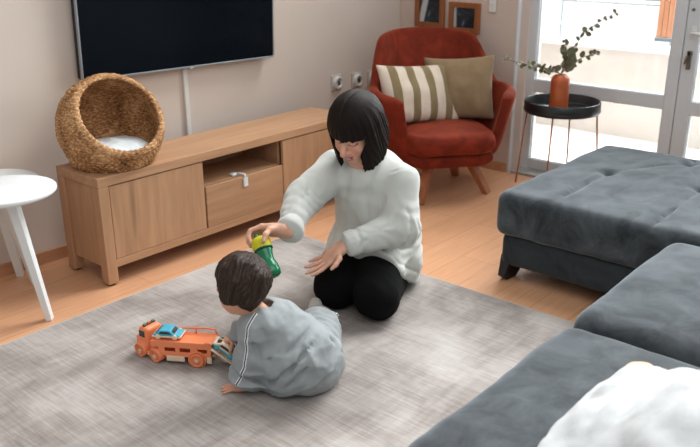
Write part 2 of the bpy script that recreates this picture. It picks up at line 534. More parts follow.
# lever handle and lock on the right leaf
hb = MB().box((XD - 0.045, 1.605, 0.91), (0.02, 0.03, 0.03), bev=0.006).box((XD - 0.045, 1.605, 0.87), (0.02, 0.024, 0.11), bev=0.005)
hb.tube([(XD - 0.05, 1.605, 0.90), (XD - 0.08, 1.61, 0.895), (XD - 0.082, 1.615, 0.85)], 0.006, 8)
hb.build('lock', M['metal_key'], d2)
MB().box((XD - 0.04, 1.60, 1.03), (0.012, 0.03, 0.07), bev=0.004).tube([(XD - 0.045, 1.6, 1.03), (XD - 0.085, 1.6, 1.03), (XD - 0.09, 1.5, 1.025)], 0.010, 10).build('handle', M['white_plastic'], d2)
MB().lathe([(0, 0.012), (0.008, 0.01), (0.01, 0)], 12, Matrix.Translation((XD - 0.035, 1.62, 1.16)) @ Matrix.Rotation(-PI / 2, 4, 'Y')).build('screw_cap', M['metal_key'], d2)

# balcony beyond the glass
BT = plain('balcony tiles', srgb(218, 214, 212), 0.5, 0.3, vary=0.05, nscale=3)
struct('floor_1', MB().box((5.75, 1.5, -0.06), (1.5, 6.0, 0.1), bev=0), BT)
struct('wall_1', MB().box((6.38, 1.5, 0.31), (0.14, 6.0, 0.78), bev=0.01), plain('parapet plaster', srgb(206, 200, 193), 0.8, 0.2, vary=0.03))
ledge = struct('trim_3', MB().box((6.36, 1.5, 0.715), (0.24, 6.0, 0.035), bev=0.006), plain('parapet ledge', srgb(238, 240, 242), 0.6, vary=0.02))
rl = empty('balcony_railing', (6.36, 2.2, 0.73), 0, 'white metal balcony railing with posts on the parapet behind the door glass', 'railing')
RM = plain('railing paint', srgb(206, 214, 220), 0.4, vary=0.02)
for dy in (1.0, 0.07, -0.9):
    MB().box((0, dy, 0.17), (0.04, 0.035, 0.34), bev=0.004).build('post', RM, rl)
for dz in (0.33, 0.13):
    MB().box((0, 0, dz), (0.035, 3.6, 0.022), bev=0.004).build('rail', RM, rl)
FR = plain('frosted panel', srgb(240, 243, 246), 0.5, 0.3, vary=0.03, nscale=2)
for dy, w in ((1.5, 0.95), (0.535, 0.88), (-0.415, 0.92), (-1.37, 0.9)):
    MB().box((0.02, dy, 0.165), (0.012, w, 0.28), bev=0.003).build('panel', FR, rl)
sh = MB().box((5.62, 2.02, 0.935), (0.05, 0.135, 0.0), bev=0) if False else None
SHW = wood('orange shutter wood', srgb(186, 122, 88), srgb(216, 156, 120), 'z', 0.5, knots=False)
sh = empty('hanging_wooden_panel', (5.6, 2.02, 0.89), 0, 'orange wooden panel hanging on the balcony beside the white door stile', 'wooden panel')  # plain wooden panel hanging outside; final object name set below
mb = MB()
for k in (-1, 0, 1): mb.box((0, k * 0.036, 0.38), (0.025, 0.034, 0.76), bev=0.004)
mb.build('board', SHW, sh)
MB().box((0, 0, 0.0), (0.035, 0.12, 0.03), bev=0.005).build('foot_rail', plain('grey bracket', srgb(140, 150, 158), 0.4, 0.5, 0.5), sh)
sh.name = 'wooden_panel'
# far below: pale hazy yard
t = NT('hazy yard'); n = t.noise(t.coords(), 0.35, 4)
t.bsdf(t.ramp(n, [(0.35, srgb(176, 190, 200)), (0.6, srgb(226, 232, 238))]), 0.9, 0.1)
struct('ground', MB().box((22, 6, -5.1), (30, 50, 0.2), bev=0), t.m)

# ------------------------------------------------------------------ rug
t = NT('distressed rug')
st = t.noise(t.coords((95, 5.0, 1)), 1.0, 5, 0.65, 0.3)
st2 = t.noise(t.coords((200, 9, 1)), 1.0, 4, 0.7)
pt = t.noise(t.coords((1.1, 1.6, 1)), 1.5, 4, 0.6, 0.5)
bands = t.noise(t.coords((7, 1.0, 1)), 1.0, 3, 0.6)
cross = t.noise(t.coords((2.0, 40, 1)), 1.0, 4, 0.7)
f = t.math('ADD', t.math('MULTIPLY', st, 0.20), t.math('MULTIPLY', pt, 0.56))
f = t.math('ADD', f, t.math('MULTIPLY', bands, 0.14)); f = t.math('ADD', f, t.math('MULTIPLY', cross, 0.10))
col = t.ramp(f, [(0.34, srgb(108, 101, 97)), (0.45, srgb(146, 138, 133)), (0.54, srgb(174, 167, 162)), (0.68, srgb(198, 194, 191))])
col = t.mix(col, t.ramp(st2, [(0.32, (0.86, 0.85, 0.845, 1)), (0.62, (1.05, 1.05, 1.05, 1))]), 1.0, 'MULTIPLY')
t.bsdf(col, 0.95, 0.1, 0, t.bump(t.math('ADD', st2, st), 0.25, 0.004), sheen=0.3)
rug = empty('rug', (1.43, 1.6, 0), 0, 'large grey distressed rug with pale streaks under the child and the woman', 'rug')
MB().box((0, 0, 0.005), (3.03, 2.77, 0.010), bev=0.003).build('pile', t.m, rug)
bb = MB()
bb.box((1.516, 0, 0.005), (0.008, 2.78, 0.010), bev=0.002).box((0, 1.387, 0.005), (3.04, 0.008, 0.010), bev=0.002)
bb.build('binding', cloth('rug binding', srgb(190, 176, 160), 0.05), rug)

# ------------------------------------------------------------------ TV console
x0, x1, y0, y1 = 1.875, 3.65, 3.154, 3.505
cs = empty('tv_console', (x0, y0, 0), 0, 'long oak television console with two doors, open niche and drawer against the wall', 'tv console')
W, D = x1 - x0, y1 - y0
MB().box((W / 2, D / 2, 0.514), (W, D, 0.045), bev=0.003).build('top_panel', M['oak_x'], cs)
for lx in (0.0275, W - 0.0275):
    for ly in (0.0275, D - 0.0275):
        lg = MB().box((lx, ly, 0.2505), (0.055, 0.055, 0.481), bev=0.003).build('leg', M['oak_z'], cs)
        MB().lathe([(0, -0.004), (0.02, -0.004), (0.02, 0.004), (0, 0.004)], 16, Matrix.Translation((lx, ly, 0.004))).build('glide', M['black_leg'], lg)
for lx in (0.02, W - 0.02):
    MB().box((lx, D / 2, 0.289), (0.016, D - 0.11, 0.404), bev=0.002).build('side_panel', M['oak_z'], cs)
MB().box((W / 2, 0.015, 0.105), (W - 0.11, 0.026, 0.038), bev=0.002).build('bottom_rail', M['oak_x'], cs)
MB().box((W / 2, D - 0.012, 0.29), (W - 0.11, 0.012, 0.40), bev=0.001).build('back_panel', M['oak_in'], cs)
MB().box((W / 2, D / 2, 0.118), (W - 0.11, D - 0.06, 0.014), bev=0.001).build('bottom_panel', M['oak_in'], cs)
for nx in (0.616, 1.17):
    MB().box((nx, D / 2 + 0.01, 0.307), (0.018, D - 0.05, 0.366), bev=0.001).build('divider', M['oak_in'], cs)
MB().box((0.893, D / 2 + 0.012, 0.344), (0.536, D - 0.045, 0.014), bev=0.001).build('shelf', M['oak_x'], cs)
MB().box((0.333, 0.014, 0.306), (0.546, 0.018, 0.360), bev=0.002).build('door', M['oak_z'], cs)
MB().box((1.445, 0.014, 0.306), (0.540, 0.018, 0.360), bev=0.002).build('door', M['oak_z'], cs)
dr = MB().box((0.893, 0.014, 0.236), (0.552, 0.018, 0.222), bev=0.002).build('drawer', M['oak_x'], cs)
lt = MB().box((0.886, 0.001, 0.315), (0.032, 0.010, 0.052), bev=0.006, seg=3)
lt.tube([(0.886, 0.0, 0.335), (0.886, 0.006, 0.356), (0.872, 0.03, 0.362), (0.862, 0.045, 0.358)], 0.006, 8)
lt.box((0.853, 0.055, 0.357), (0.048, 0.034, 0.012), bev=0.005, seg=3)
lt.build('safety_latch', M['clear_plastic'], dr, label='milky plastic child safety latch')

# ------------------------------------------------------------------ TV
tv = empty('television', (2.79, 3.60, 1.25), 0, 'large flat black television with a thin silver bezel hung on the wall', 'television')
tv.rotation_euler = (math.radians(0.8), math.radians(1.15), 0)
TW, TH = 1.305, 0.74
MB().box((0, 0.004, 0), (TW - 0.012, 0.006, TH - 0.012), bev=0.002).build('screen', M['tv_screen'], tv)
bz = MB()
bz.box((0, 0.006, -TH / 2 + 0.004), (TW, 0.018, 0.009), bev=0.002).box((0, 0.006, TH / 2 - 0.003), (TW, 0.018, 0.006), bev=0.002)
bz.box((-TW / 2 + 0.004, 0.006, 0), (0.008, 0.018, TH), bev=0.002).box((TW / 2 - 0.004, 0.006, 0), (0.008, 0.018, TH), bev=0.002)
bz.build('bezel', M['tv_metal'], tv)
MB().box((0, 0.033, 0), (TW - 0.01, 0.04, TH - 0.01), bev=0.008).build('back_cover', M['tv_back'], tv)
MB().box((0.02, 0.0, -TH / 2 - 0.004), (0.03, 0.012, 0.008), bev=0.003).build('sensor', M['tv_metal'], tv)
MB().box((0, 0.058, 0.05), (0.4, 0.022, 0.3), bev=0.003).build('wall_mount', M['tv_back'], tv)
tag(MB().box((2.797, YW - 0.009, 0.70), (0.03, 0.018, 0.44), bev=0.004).build('cord_cover', M['white_plastic']),
    'white vertical cord cover strip on the wall between television and console', 'cord cover')

# wall sockets with child-proof frames
for (sx, sz, lab) in ((4.073, 0.615, 'white wall socket with safety frame, nearest the television, above the console end'),
                      (4.284, 0.603, 'white wall socket with safety frame, middle one of three beside the armchair'),
                      (4.455, 0.594, 'white wall socket half hidden behind the rust armchair back')):
    s = empty('wall_socket', (sx, YW, sz), 0, lab, 'socket', 'wall sockets with safety frames')
    MB().box((0, -0.006, 0), (0.105, 0.012, 0.105), bev=0.004).build('plate', plain('socket plate', srgb(200, 192, 184), 0.4, vary=0.02), s)
    MB().lathe([(0.05, 0), (0.05, 0.02), (0.042, 0.026), (0.03, 0.026), (0.028, 0.012), (0, 0.012)], 28, Matrix.Translation((0, -0.012, 0)) @ Matrix.Rotation(PI / 2, 4, 'X') @ Matrix.Scale(0.9, 4)).build('safety_ring', plain('milky ring', srgb(206, 204, 200), 0.3, vary=0.03), s)
    MB().box((0.0, -0.03, 0), (0.016, 0.012, 0.03), bev=0.004).build('socket_plug', M['metal_key'], s)

# framed pictures and a thermostat on the back wall
def art(name, streak):
    t = NT(name); v = t.coords()
    n = t.noise(v, 22, 5, 0.7)
    col = t.ramp(n, [(0.42, srgb(14, 20, 30)), (0.6, srgb(36, 50, 64)), (0.74, srgb(120, 134, 142))])
    sx = t.n('ShaderNodeSeparateXYZ'); t.l(v, sx.inputs[0])
    d = t.math('ABSOLUTE', t.math('SUBTRACT', t.math('ADD', sx.outputs['Y'], t.math('MULTIPLY', sx.outputs['Z'], streak[1])), streak[0]))
    d = t.math('ADD', d, t.math('MULTIPLY', n, 0.02))
    col = t.mix(srgb(196, 200, 200), col, t.ramp(d, [(streak[2], (0, 0, 0, 1)), (streak[2] + 0.012, (1, 1, 1, 1))]))
    t.bsdf(col, 0.25, 0.5); return t.m
for (ya, yb, za, zb, st, lab) in ((3.52, 3.27, 0.945, 1.20, (0.055, 0.25, 0.028), 'wood framed dark picture with a pale slanting streak, left of the pair'),
                                  (3.228, 2.98, 0.925, 1.13, (0.085, 0.0, 0.022), 'wood framed dark picture with narrow pale left edge, right of the pair')):
    p = empty('picture_frame', (XW, (ya + yb) / 2, (za + zb) / 2), 0, lab, 'picture', 'framed pictures above the armchair')
    w, h = abs(ya - yb), zb - za
    mb = MB()
    for s in (-1, 1):
        mb.box((-0.014, s * (w / 2 - 0.018), 0), (0.028, 0.036, h), bev=0.004)
        mb.box((-0.014, 0, s * (h / 2 - 0.018)), (0.027, w - 0.07, 0.036), bev=0.004)
    mb.build('frame', M['frame_wood'], p)
    MB().box((-0.008, 0, 0), (0.008, w - 0.066, h - 0.066), bev=0).build('picture', art('dark print', st), p)
th = empty('thermostat', (XW, 2.885, 1.13), 0, 'small white thermostat on the wall above right of the armchair', 'thermostat')
MB().box((-0.012, 0, 0), (0.024, 0.05, 0.11), bev=0.01, seg=3).build('body', M['white_plastic'], th)
MB().box((-0.026, 0, 0.015), (0.006, 0.03, 0.03), bev=0.002).build('dial', M['white_paint'], th)
# ------------------------------------------------------------------ cushions as pinched pillows
def pillow_mesh(name, w, h, t, mat, parent, seed=0, nu=44, nv=36, wr=0.010, color_fn=None, sag=0.0):
    """soft pillow in local xz, thickness along y, base at z=0"""
    mb = MB(); rs = seed * 3.7
    for sgn in (1, -1):
        P = []
        for i in range(nu + 1):
            row = []
            for j in range(nv + 1):
                u, v = 2 * i / nu - 1, 2 * j / nv - 1
                e = max(0.0, (1 - abs(u) ** 2.6)) ** 0.55 * max(0.0, (1 - abs(v) ** 2.6)) ** 0.55
                x = u * w / 2 * (1 - 0.07 * (1 - v * v)); z = v * h / 2 * (1 - 0.08 * (1 - u * u))
                q = np.array([[x * 9 + rs, z * 9, sgn * 3 + rs]])
                q2 = np.array([[x * 26 + rs, z * 12, sgn * 5 + rs]])
                d = e * t / 2 + (float(vnoise(q)[0]) * wr * 1.4 + float(vnoise(q2)[0]) * wr * 0.7) * min(1, e * 3)
                row.append((x, sgn * d, z + h / 2 - sag * (1 - v) * 0))
            P.append(row)
        mb.grid(P, flip=(sgn > 0))
    bmesh.ops.remove_doubles(mb.bm, verts=mb.bm.verts[:], dist=1e-5)
    o = mb.build(name, mat, parent)
    return o

# ------------------------------------------------------------------ woven pet basket on the console
bc = Vector((2.09, 3.335, 0.537))
bk = empty('wicker_basket', bc, 0, 'brown woven wicker pet cave with an arched opening, on the console end', 'basket')
Fd = Vector((-0.10, -1.0, 0.0)).normalized()       # opening faces into the room
ang = math.atan2(Fd.y, Fd.x)
def basket_sdf():
    R = np.array(Matrix.Rotation(ang, 3, 'Z'))       # local x = opening direction
    S = SDF()
    S.add(p_ell((0, 0, 0.185), (0.245, 0.242, 0.238), R))
    S.add(p_cap((0, 0, 0.08), (0, 0, 0.14), 0.19, 0.215), 0.05)
    fl = S
    T = SDF()
    def body(p):
        d = fl(p)
        d = np.maximum(d, -(p[:, 2] - 0.0))
        q = p @ R
        th = np.arctan2(q[:, 1], q[:, 0]); z = p[:, 2]
        r = np.hypot(q[:, 0], q[:, 1])
        row = z / 0.0125 + 0.35 * vnoise(p * 14)
        k = np.floor(row)
        wv = 0.0042 * np.abs(np.sin(PI * row)) + 0.0032 * np.sin(th * 46 + PI * k + 1.5 * vnoise(p * 20)) + 0.0028 * vnoise(p * 95) + 0.004 * vnoise(p * 16)
        d = d - wv
        inner = d + 0.020 + wv * 0.6
        d = np.maximum(d, -np.maximum(inner, -(z - 0.018)))
        # opening: tilted ellipse looking out and a little up
        c = np.array([0.100, 0.0, 0.250]); s = q - c
        a = math.radians(36)
        e2 = s[:, 1]; e3 = -s[:, 0] * math.sin(a) + s[:, 2] * math.cos(a); e1 = s[:, 0] * math.cos(a) + s[:, 2] * math.sin(a)
        d = np.maximum(d, e1)
        # braided rim round the opening
        rim = np.hypot(e1 + 0.004, fl(p) + 0.008) - 0.0145 - 0.0025 * np.sin(np.arctan2(e3, e2) * 44 + e1 * 120) * 0.5
        return np.minimum(d, rim)
    return body
t = NT('wicker'); v = t.coords()
n1 = t.noise(t.coords((60, 60, 130)), 1.0, 4, 0.7); n2 = t.noise(v, 9, 3)
f = t.math('ADD', t.math('MULTIPLY', n1, 0.65), t.math('MULTIPLY', n2, 0.35))
t.bsdf(t.ramp(f, [(0.36, srgb(88, 58, 34)), (0.5, srgb(166, 120, 78)), (0.62, srgb(220, 178, 130))]), 0.75, 0.25, 0, t.bump(n1, 0.5, 0.006))
sdf_obj('woven_shell', basket_sdf(), (-0.28, -0.28, -0.005), (0.28, 0.28, 0.44), 0.0042, t.m, bk, margin=0.03, smooth=0)
# loose pad inside
S = SDF().ell((-0.01, 0, 0.005), (0.165, 0.165, 0.05)); S.disp.append(lambda p: 0.006 * vnoise(p * 22) + 0.003 * vnoise(p * 60))
pad = empty('basket_cushion', bc + Vector((Fd.x * 0.03, Fd.y * 0.03, 0.066)), ang, 'pale cotton cushion lying inside the wicker pet cave', 'cushion')
sdf_obj('pad', S, (-0.2, -0.22, -0.08), (0.24, 0.22, 0.08), 0.008, M['pad_cloth'], pad)

# ------------------------------------------------------------------ round white side tables at the left
def round_table(loc, R, z, legs, label):
    o = empty('side_table', loc, 0, label, 'side table', 'nesting white side tables')
    MB().lathe([(0, z - 0.02), (R - 0.006, z - 0.02), (R, z - 0.014), (R, z - 0.004), (R - 0.004, z), (0, z)], 64).build('table_top', M['white_paint'], o)
    for a, rr in legs:
        a = math.radians(a)
        MB().bar((rr * math.cos(a), rr * math.sin(a), 0.0), (0.4 * rr * math.cos(a) - 0.02, 0.4 * rr * math.sin(a), z - 0.018), 0.026, 0.034, 0.04, 0.05, up=(-math.sin(a), math.cos(a), 0)).build('leg', M['white_paint'], o)
    return o
round_table((1.442, 3.144, 0), 0.207, 0.60, [(-47, 0.11), (112, 0.2), (182, 0.2)], 'white round side table, front and taller of two, left of the console')
round_table((1.535, 3.448, 0), 0.198, 0.552, [(5, 0.135), (50, 0.215), (200, 0.15)], 'white round side table, lower one tucked behind the other by the wall')

# ------------------------------------------------------------------ rust armchair
ch = empty('armchair', (4.145, 2.84, 0), math.radians(-37), 'rust velvet armchair with flared wooden legs in the room corner', 'armchair')
def sm(a, b, x):
    x = min(1, max(0, (x - a) / (b - a))); return x * x * (3 - 2 * x)
def rim_h(ph):                                   # ph: degrees from the back
    a = abs(ph)
    h = 0.955 - 0.02 * (a / 45) ** 2 if a < 45 else 0.935
    h = h - 0.285 * sm(44, 70, a)
    return h - 0.025 * sm(80, 132, a)
def shell_pt(ph, tt, off=0.0):
    r = math.radians(ph); s, c = math.sin(r), math.cos(r)
    h = rim_h(ph)
    f = tt ** 0.62
    back = sm(75, 20, abs(ph))
    bx, by = 0.315, 0.275
    rx = 0.44 - 0.025 * back; ry = 0.33
    X = (bx + (rx - bx) * f) * s; Y = (by + (ry - by) * f) * c
    z = 0.265 + (h - 0.265) * tt
    Y += 0.20 * back * max(0, tt) ** 1.3 * (0.4 + 0.6 * tt)
    pass
    nrm = Vector((s * 0.9, c * 0.9, -0.25)).normalized()
    return Vector((X, Y, z)) + nrm * off
NU, NV, PH = 72, 16, 134
P = []
for i in range(NU + 1):
    ph = -PH + 2 * PH * i / NU
    edge = min(1, (PH - abs(ph)) / 10)
    th = 0.034 * max(0.02, edge) ** 0.5
    ring = []
    for j in range(NV + 1): ring.append(shell_pt(ph, j / NV * (1 - 0.0), -th))
    for k in range(1, 6):
        a = PI * k / 6
        p = shell_pt(ph, 1.0, -th * math.cos(a)); p.z += th * math.sin(a) * 0.8; ring.append(p)
    for j in range(NV, -1, -1): ring.append(shell_pt(ph, j / NV, th))
    P.append(ring)
mb = MB(); mb.grid(P)
for ring, fl in ((P[0], 1), (P[-1], 0)):
    vs = [mb.bm.verts.new(p) for p in ring]
    n = len(vs)
    for k in range(n // 2 - 0):
        a, b, c, d = vs[k], vs[k + 1] if k + 1 < n else vs[k], vs[n - 2 - k], vs[n - 1 - k]
        if len({a, b, c, d}) == 4 and k + 1 < n - 2 - k:
            mb.bm.faces.new([a, b, c, d] if not fl else [d, c, b, a])
mb.lathe([(0, 0.235), (0.22, 0.24), (0.29, 0.255), (0.318, 0.285), (0.30, 0.33), (0, 0.34)], 40, Matrix.Diagonal((1.02, 0.95, 1, 1)))
# seat apron closing the front
S_front = []
bmesh.ops.recalc_face_normals(mb.bm, faces=mb.bm.faces[:])
mb.build('shell', M['rust'], ch)
S = SDF().box((0, -0.045, 0.368), (0.295, 0.305, 0.062), 0.055)
S.ell((0, -0.05, 0.395), (0.27, 0.28, 0.058), 0.03)
S.disp.append(lambda p: 0.004 * vnoise(p * 10))
def trim_round(p):
    return np.maximum(0, (np.sqrt((p[:, 0] / 0.31) ** 2.0 + ((p[:, 1] + 0.03) / 0.35) ** 2) - 1) * 0.3)
S.disp.append(trim_round)
sdf_obj('seat_cushion', S, (-0.36, -0.42, 0.27), (0.36, 0.3, 0.49), 0.012, M['rust'], ch)
S = SDF().box((0, -0.045, 0.268), (0.29, 0.27, 0.042), 0.035)
S.disp.append(lambda p: np.maximum(0, (np.sqrt((p[:, 0] / 0.315) ** 2.0 + ((p[:, 1] + 0.03) / 0.325) ** 2) - 1) * 0.3))
sdf_obj('seat_base', S, (-0.32, -0.37, 0.22), (0.32, 0.27, 0.35), 0.012, M['rust'], ch)
mb = MB()
for sx in (-1, 1): mb.bar((sx * 0.15, -0.16, 0.235), (sx * 0.15, 0.16, 0.235), 0.035, 0.03)
for sy in (-1, 1): mb.bar((-0.17, sy * 0.15, 0.232), (0.17, sy * 0.15, 0.232), 0.035, 0.03)
mb.build('leg_frame', M['walnut'], ch)
for fx, fy in ((-0.215, -0.278), (0.275, -0.16), (-0.27, 0.165), (0.21, 0.275)):
    MB().bar((fx, fy, 0.0), (fx * 0.52, fy * 0.52, 0.262), 0.036, 0.046, 0.05, 0.062, up=(fx, -fy, 0)).build('leg', M['walnut'], ch)
# cushions on the armchair
t = NT('wide stripes'); v = t.coords()
sx = t.n('ShaderNodeSeparateXYZ'); t.l(v, sx.inputs[0])
wob = t.noise(v, 7, 2)
x = t.math('ADD', sx.outputs['X'], t.math('MULTIPLY', wob, 0.012))
fr = t.math('FRACT', t.math('ADD', t.math('DIVIDE', x, 0.125), 0.66))
msk = t.ramp(fr, [(0.0, (0, 0, 0, 1)), (0.42, (0, 0, 0, 1)), (0.44, (1, 1, 1, 1)), (0.97, (1, 1, 1, 1)), (1.0, (0, 0, 0, 1))])
n = t.noise(v, 16, 3)
col = t.mix(srgb(140, 122, 90), srgb(224, 208, 190), msk)
col = t.mix(col, t.ramp(n, [(0.3, (0.9, 0.9, 0.9, 1)), (0.7, (1, 1, 1, 1))]), 1.0, 'MULTIPLY')
t.bsdf(col, 0.9, 0.15, 0, t.bump(t.math('ADD', t.noise(v, 350, 2), t.math('MULTIPLY', n, 3)), 0.2, 0.004), sheen=0.2)
Mch = Matrix.Translation((4.145, 2.84, 0)) @ Matrix.Rotation(math.radians(-34), 4, 'Z')
def seat_cushion(name, loc, rot, w, h, th, mat, label, seed):
    o = empty(name, (0, 0, 0), 0, label, 'cushion')
    o.matrix_basis = Mch @ Matrix.Translation(loc) @ Euler(rot).to_matrix().to_4x4()
    pillow_mesh('cover', w, h, th, mat, o, seed)
    return o
seat_cushion('striped_cushion', (-0.11, 0.03, 0.437), (math.radians(-24), math.radians(3), math.radians(12)), 0.56, 0.39, 0.15, t.m, 'cushion with wide olive and cream stripes leaning on the rust armchair back', 1)
seat_cushion('olive_cushion', (0.155, 0.085, 0.43), (math.radians(-20), math.radians(-4), math.radians(-28)), 0.46, 0.42, 0.17, M['olive'], 'plain olive beige cushion behind the striped cushion on the armchair', 2)

# ------------------------------------------------------------------ black tray table, vase, eucalyptus
tt = empty('tray_table', (4.66, 2.27, 0), 0, 'black round tray table on thin copper legs beside the glass door', 'side table')
R = 0.238
MB().lathe([(0, 0.508), (R - 0.012, 0.508), (R - 0.004, 0.513), (R, 0.53), (R, 0.580), (R - 0.004, 0.584), (R - 0.010, 0.580), (R - 0.010, 0.532), (R - 0.02, 0.520), (0, 0.520)], 72).build('tray', M['black_tray'], tt)
MB().lathe([(R - 0.002, 0.522), (R + 0.003, 0.524), (R + 0.003, 0.532), (R - 0.002, 0.534)], 72, close=True).build('tray_ring', M['black_tray'], tt)
phi = math.atan2(-0.765, 0.644)
for a in (152, 243, 62, 333):
    b = math.radians(a) + phi
    MB().tube([(0.222 * math.cos(b), 0.222 * math.sin(b), 0.512), (0.27 * math.cos(b), 0.27 * math.sin(b), 0.0)], 0.0055, 10).build('leg', M['copper'], tt)
vs = empty('vase', (4.635, 2.285, 0.5205), 0, 'ribbed orange ceramic vase standing on the black tray table', 'vase')
pr = [(0, 0), (0.045, 0), (0.056, 0.008)]
for k in range(23):
    z = 0.012 + k * 0.0079
    pr += [(0.0595, z), (0.0575, z + 0.0036)]
pr += [(0.058, 0.196), (0.050, 0.214), (0.036, 0.225), (0.030, 0.228), (0.026, 0.226), (0.027, 0.20), (0.05, 0.18), (0.05, 0.02), (0, 0.015)]
MB().lathe(pr, 40).build('body', M['terracotta'], vs)

def branch(label, tip, ctrl, n, size, mat, seed, dry=0.0):
    """a curved twig from the vase mouth with pairs of round leaves"""
    rs = random.Random(seed)
    base = Vector((4.635, 2.285, 0.56)); mouth = Vector((4.635, 2.285, 0.75))
    o = empty('eucalyptus_branch', mouth, 0, label, 'branch', 'dried eucalyptus in the orange vase')
    A, B, T = Vector((0, 0, 0)), Vector(ctrl), Vector(tip)
    bez = lambda s: A * (1 - s) ** 2 + B * 2 * s * (1 - s) + T * s * s
    pts = [Vector((rs.uniform(-.01, .01), rs.uniform(-.01, .01), -0.16))] + [bez(k / 12) for k in range(13)]
    MB().tube(pts, [0.003] * 2 + [0.003 - 0.0017 * k / 12 for k in range(12)], 6).build('stem', M['twig'], o)
    mb = MB()
    for k in range(n):
        s = 0.18 + 0.82 * k / (n - 1)
        c = bez(s); d = (bez(min(1, s + 0.02)) - bez(s - 0.02)).normalized()
        for sd in (-1, 1):
            ax = Vector((rs.uniform(-1, 1), rs.uniform(-1, 1), rs.uniform(-0.6, 1))).normalized()
            side = d.cross(ax).normalized() * sd
            r = size * 1.25 * rs.uniform(0.7, 1.15) * (1.1 - 0.5 * s)
            dirv = (side + d * rs.uniform(0.1, 0.7)).normalized()
            nrm = dirv.cross(d).normalized()
            nrm = (nrm + Vector((rs.uniform(-.5, .5), rs.uniform(-.5, .5), rs.uniform(-.5, .5)))).normalized()
            y = nrm.cross(dirv).normalized()
            cc = c + dirv * r * 1.05
            ctrv = mb.bm.verts.new(cc + nrm * r * 0.18)
            ring = [mb.bm.verts.new(cc + dirv * r * math.cos(q * PI / 5) + y * r * 0.85 * math.sin(q * PI / 5)) for q in range(10)]
            for q in range(10):
                f = mb.bm.faces.new([ctrv, ring[q], ring[(q + 1) % 10]]); f.smooth = True
                f.material_index = 1 if rs.random() < dry else 0
    mb.build('leaves', [mat, M['leaf_dry']], o, kind='stuff')
    return o
# tips given in the vase's own frame: rtv = to the right as seen from the sofa
rv = Vector((0.644, -0.765, 0)); dv = Vector((-0.765, -0.644, 0))
branch('long eucalyptus branch arching left from the orange vase toward the armchair', rv * -0.37 + Vector((0, 0, 0.10)) + dv * 0.05, rv * -0.15 + Vector((0, 0, 0.05)), 15, 0.017, M['leaf'], 3, 0.25)
branch('short eucalyptus branch drooping low on the left of the orange vase', rv * -0.22 + Vector((0, 0, 0.05)) + dv * 0.08, rv * -0.10 + Vector((0, 0, 0.06)) + dv * 0.04, 9, 0.017, M['leaf'], 5, 0.35)
branch('bushy eucalyptus branch standing upright in the middle of the orange vase', rv * -0.01 + Vector((0, 0, 0.22)) + dv * 0.03, rv * 0.06 + Vector((0, 0, 0.10)), 11, 0.022, M['leaf'], 8, 0.25)
branch('tallest eucalyptus branch rising right above the orange vase', rv * 0.30 + Vector((0, 0, 0.37)), rv * 0.06 + Vector((0, 0, 0.26)), 13, 0.017, M['leaf'], 13, 0.15)
branch('low eucalyptus branch leaning right above the tray rim', rv * 0.21 + Vector((0, 0, 0.13)) + dv * 0.03, rv * 0.10 + Vector((0, 0, 0.12)), 9, 0.019, M['leaf'], 21, 0.4)

# ------------------------------------------------------------------ chaise / ottoman
ot = empty('ottoman', (3.135, 1.83, 0), 0, 'dark slate velvet ottoman with tufted top in front of the balcony door', 'ottoman')
OW, OD = 1.21, 1.99
S = SDF().box((OW / 2, -OD / 2, 0.338), (OW / 2, OD / 2, 0.108), 0.045)
tufts = [(0.62, -0.285), (1.06, -0.53), (0.62, -0.74), (0.62, -1.2), (1.06, -1.0)]
for tx, ty in tufts: S.sub(p_cap((tx, ty, 0.462), (tx, ty, 0.41), 0.042, 0.006), 0.05)
creases = [((0.0, -0.275, 0.43), (0.62, -0.285, 0.455)), ((0.0, -0.74, 0.43), (0.62, -0.74, 0.455)), ((0.62, -0.285, 0.455), (1.06, -0.53, 0.455)),
           ((0.62, -0.74, 0.455), (1.06, -0.53, 0.455)), ((0.0, -1.2, 0.43), (0.62, -1.2, 0.455)), ((1.06, -0.53, 0.455), (1.16, -0.53, 0.44))]
for a, b in creases: S.sub(p_cap(a, b, 0.004, 0.020), 0.022)
def otd(p):
    x, y = p[:, 0], p[:, 1]
    m = (p[:, 2] > 0.36)
    b = 0.016 * (1 - ((x - OW / 2) / (OW / 2)) ** 2) * (1 - ((y + OD / 2) / (OD / 2)) ** 2)
    return -b * m + 0.004 * vnoise(p * 7) + 0.0025 * vnoise(p * np.array([9., 26., 12.]))
S.disp.append(otd)
sdf_obj('top_cushion', S, (-0.04, -OD - 0.04, 0.2), (OW + 0.04, 0.04, 0.5), 0.014, M['slate'], ot)
S = SDF().box((OW / 2, -OD / 2 - 0.005, 0.157), (OW / 2 - 0.022, OD / 2 - 0.03, 0.082), 0.03)
S.disp.append(lambda p: 0.003 * vnoise(p * 8))
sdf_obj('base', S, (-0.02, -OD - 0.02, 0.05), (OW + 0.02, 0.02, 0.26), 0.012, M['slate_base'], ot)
for lx, ly, dx, dy in ((0.10, -0.06, -0.06, 0.0), (OW - 0.1, -0.06, 0.06, 0.0), (0.10, -OD + 0.1, -0.06, 0), (OW - 0.1, -OD + 0.1, 0.06, 0)):
    MB().bar((lx + dx, ly + dy, 0.0), (lx, ly, 0.085), 0.10, 0.035, 0.14, 0.06, up=(0, 1, 0)).build('leg', M['black_leg'], ot)

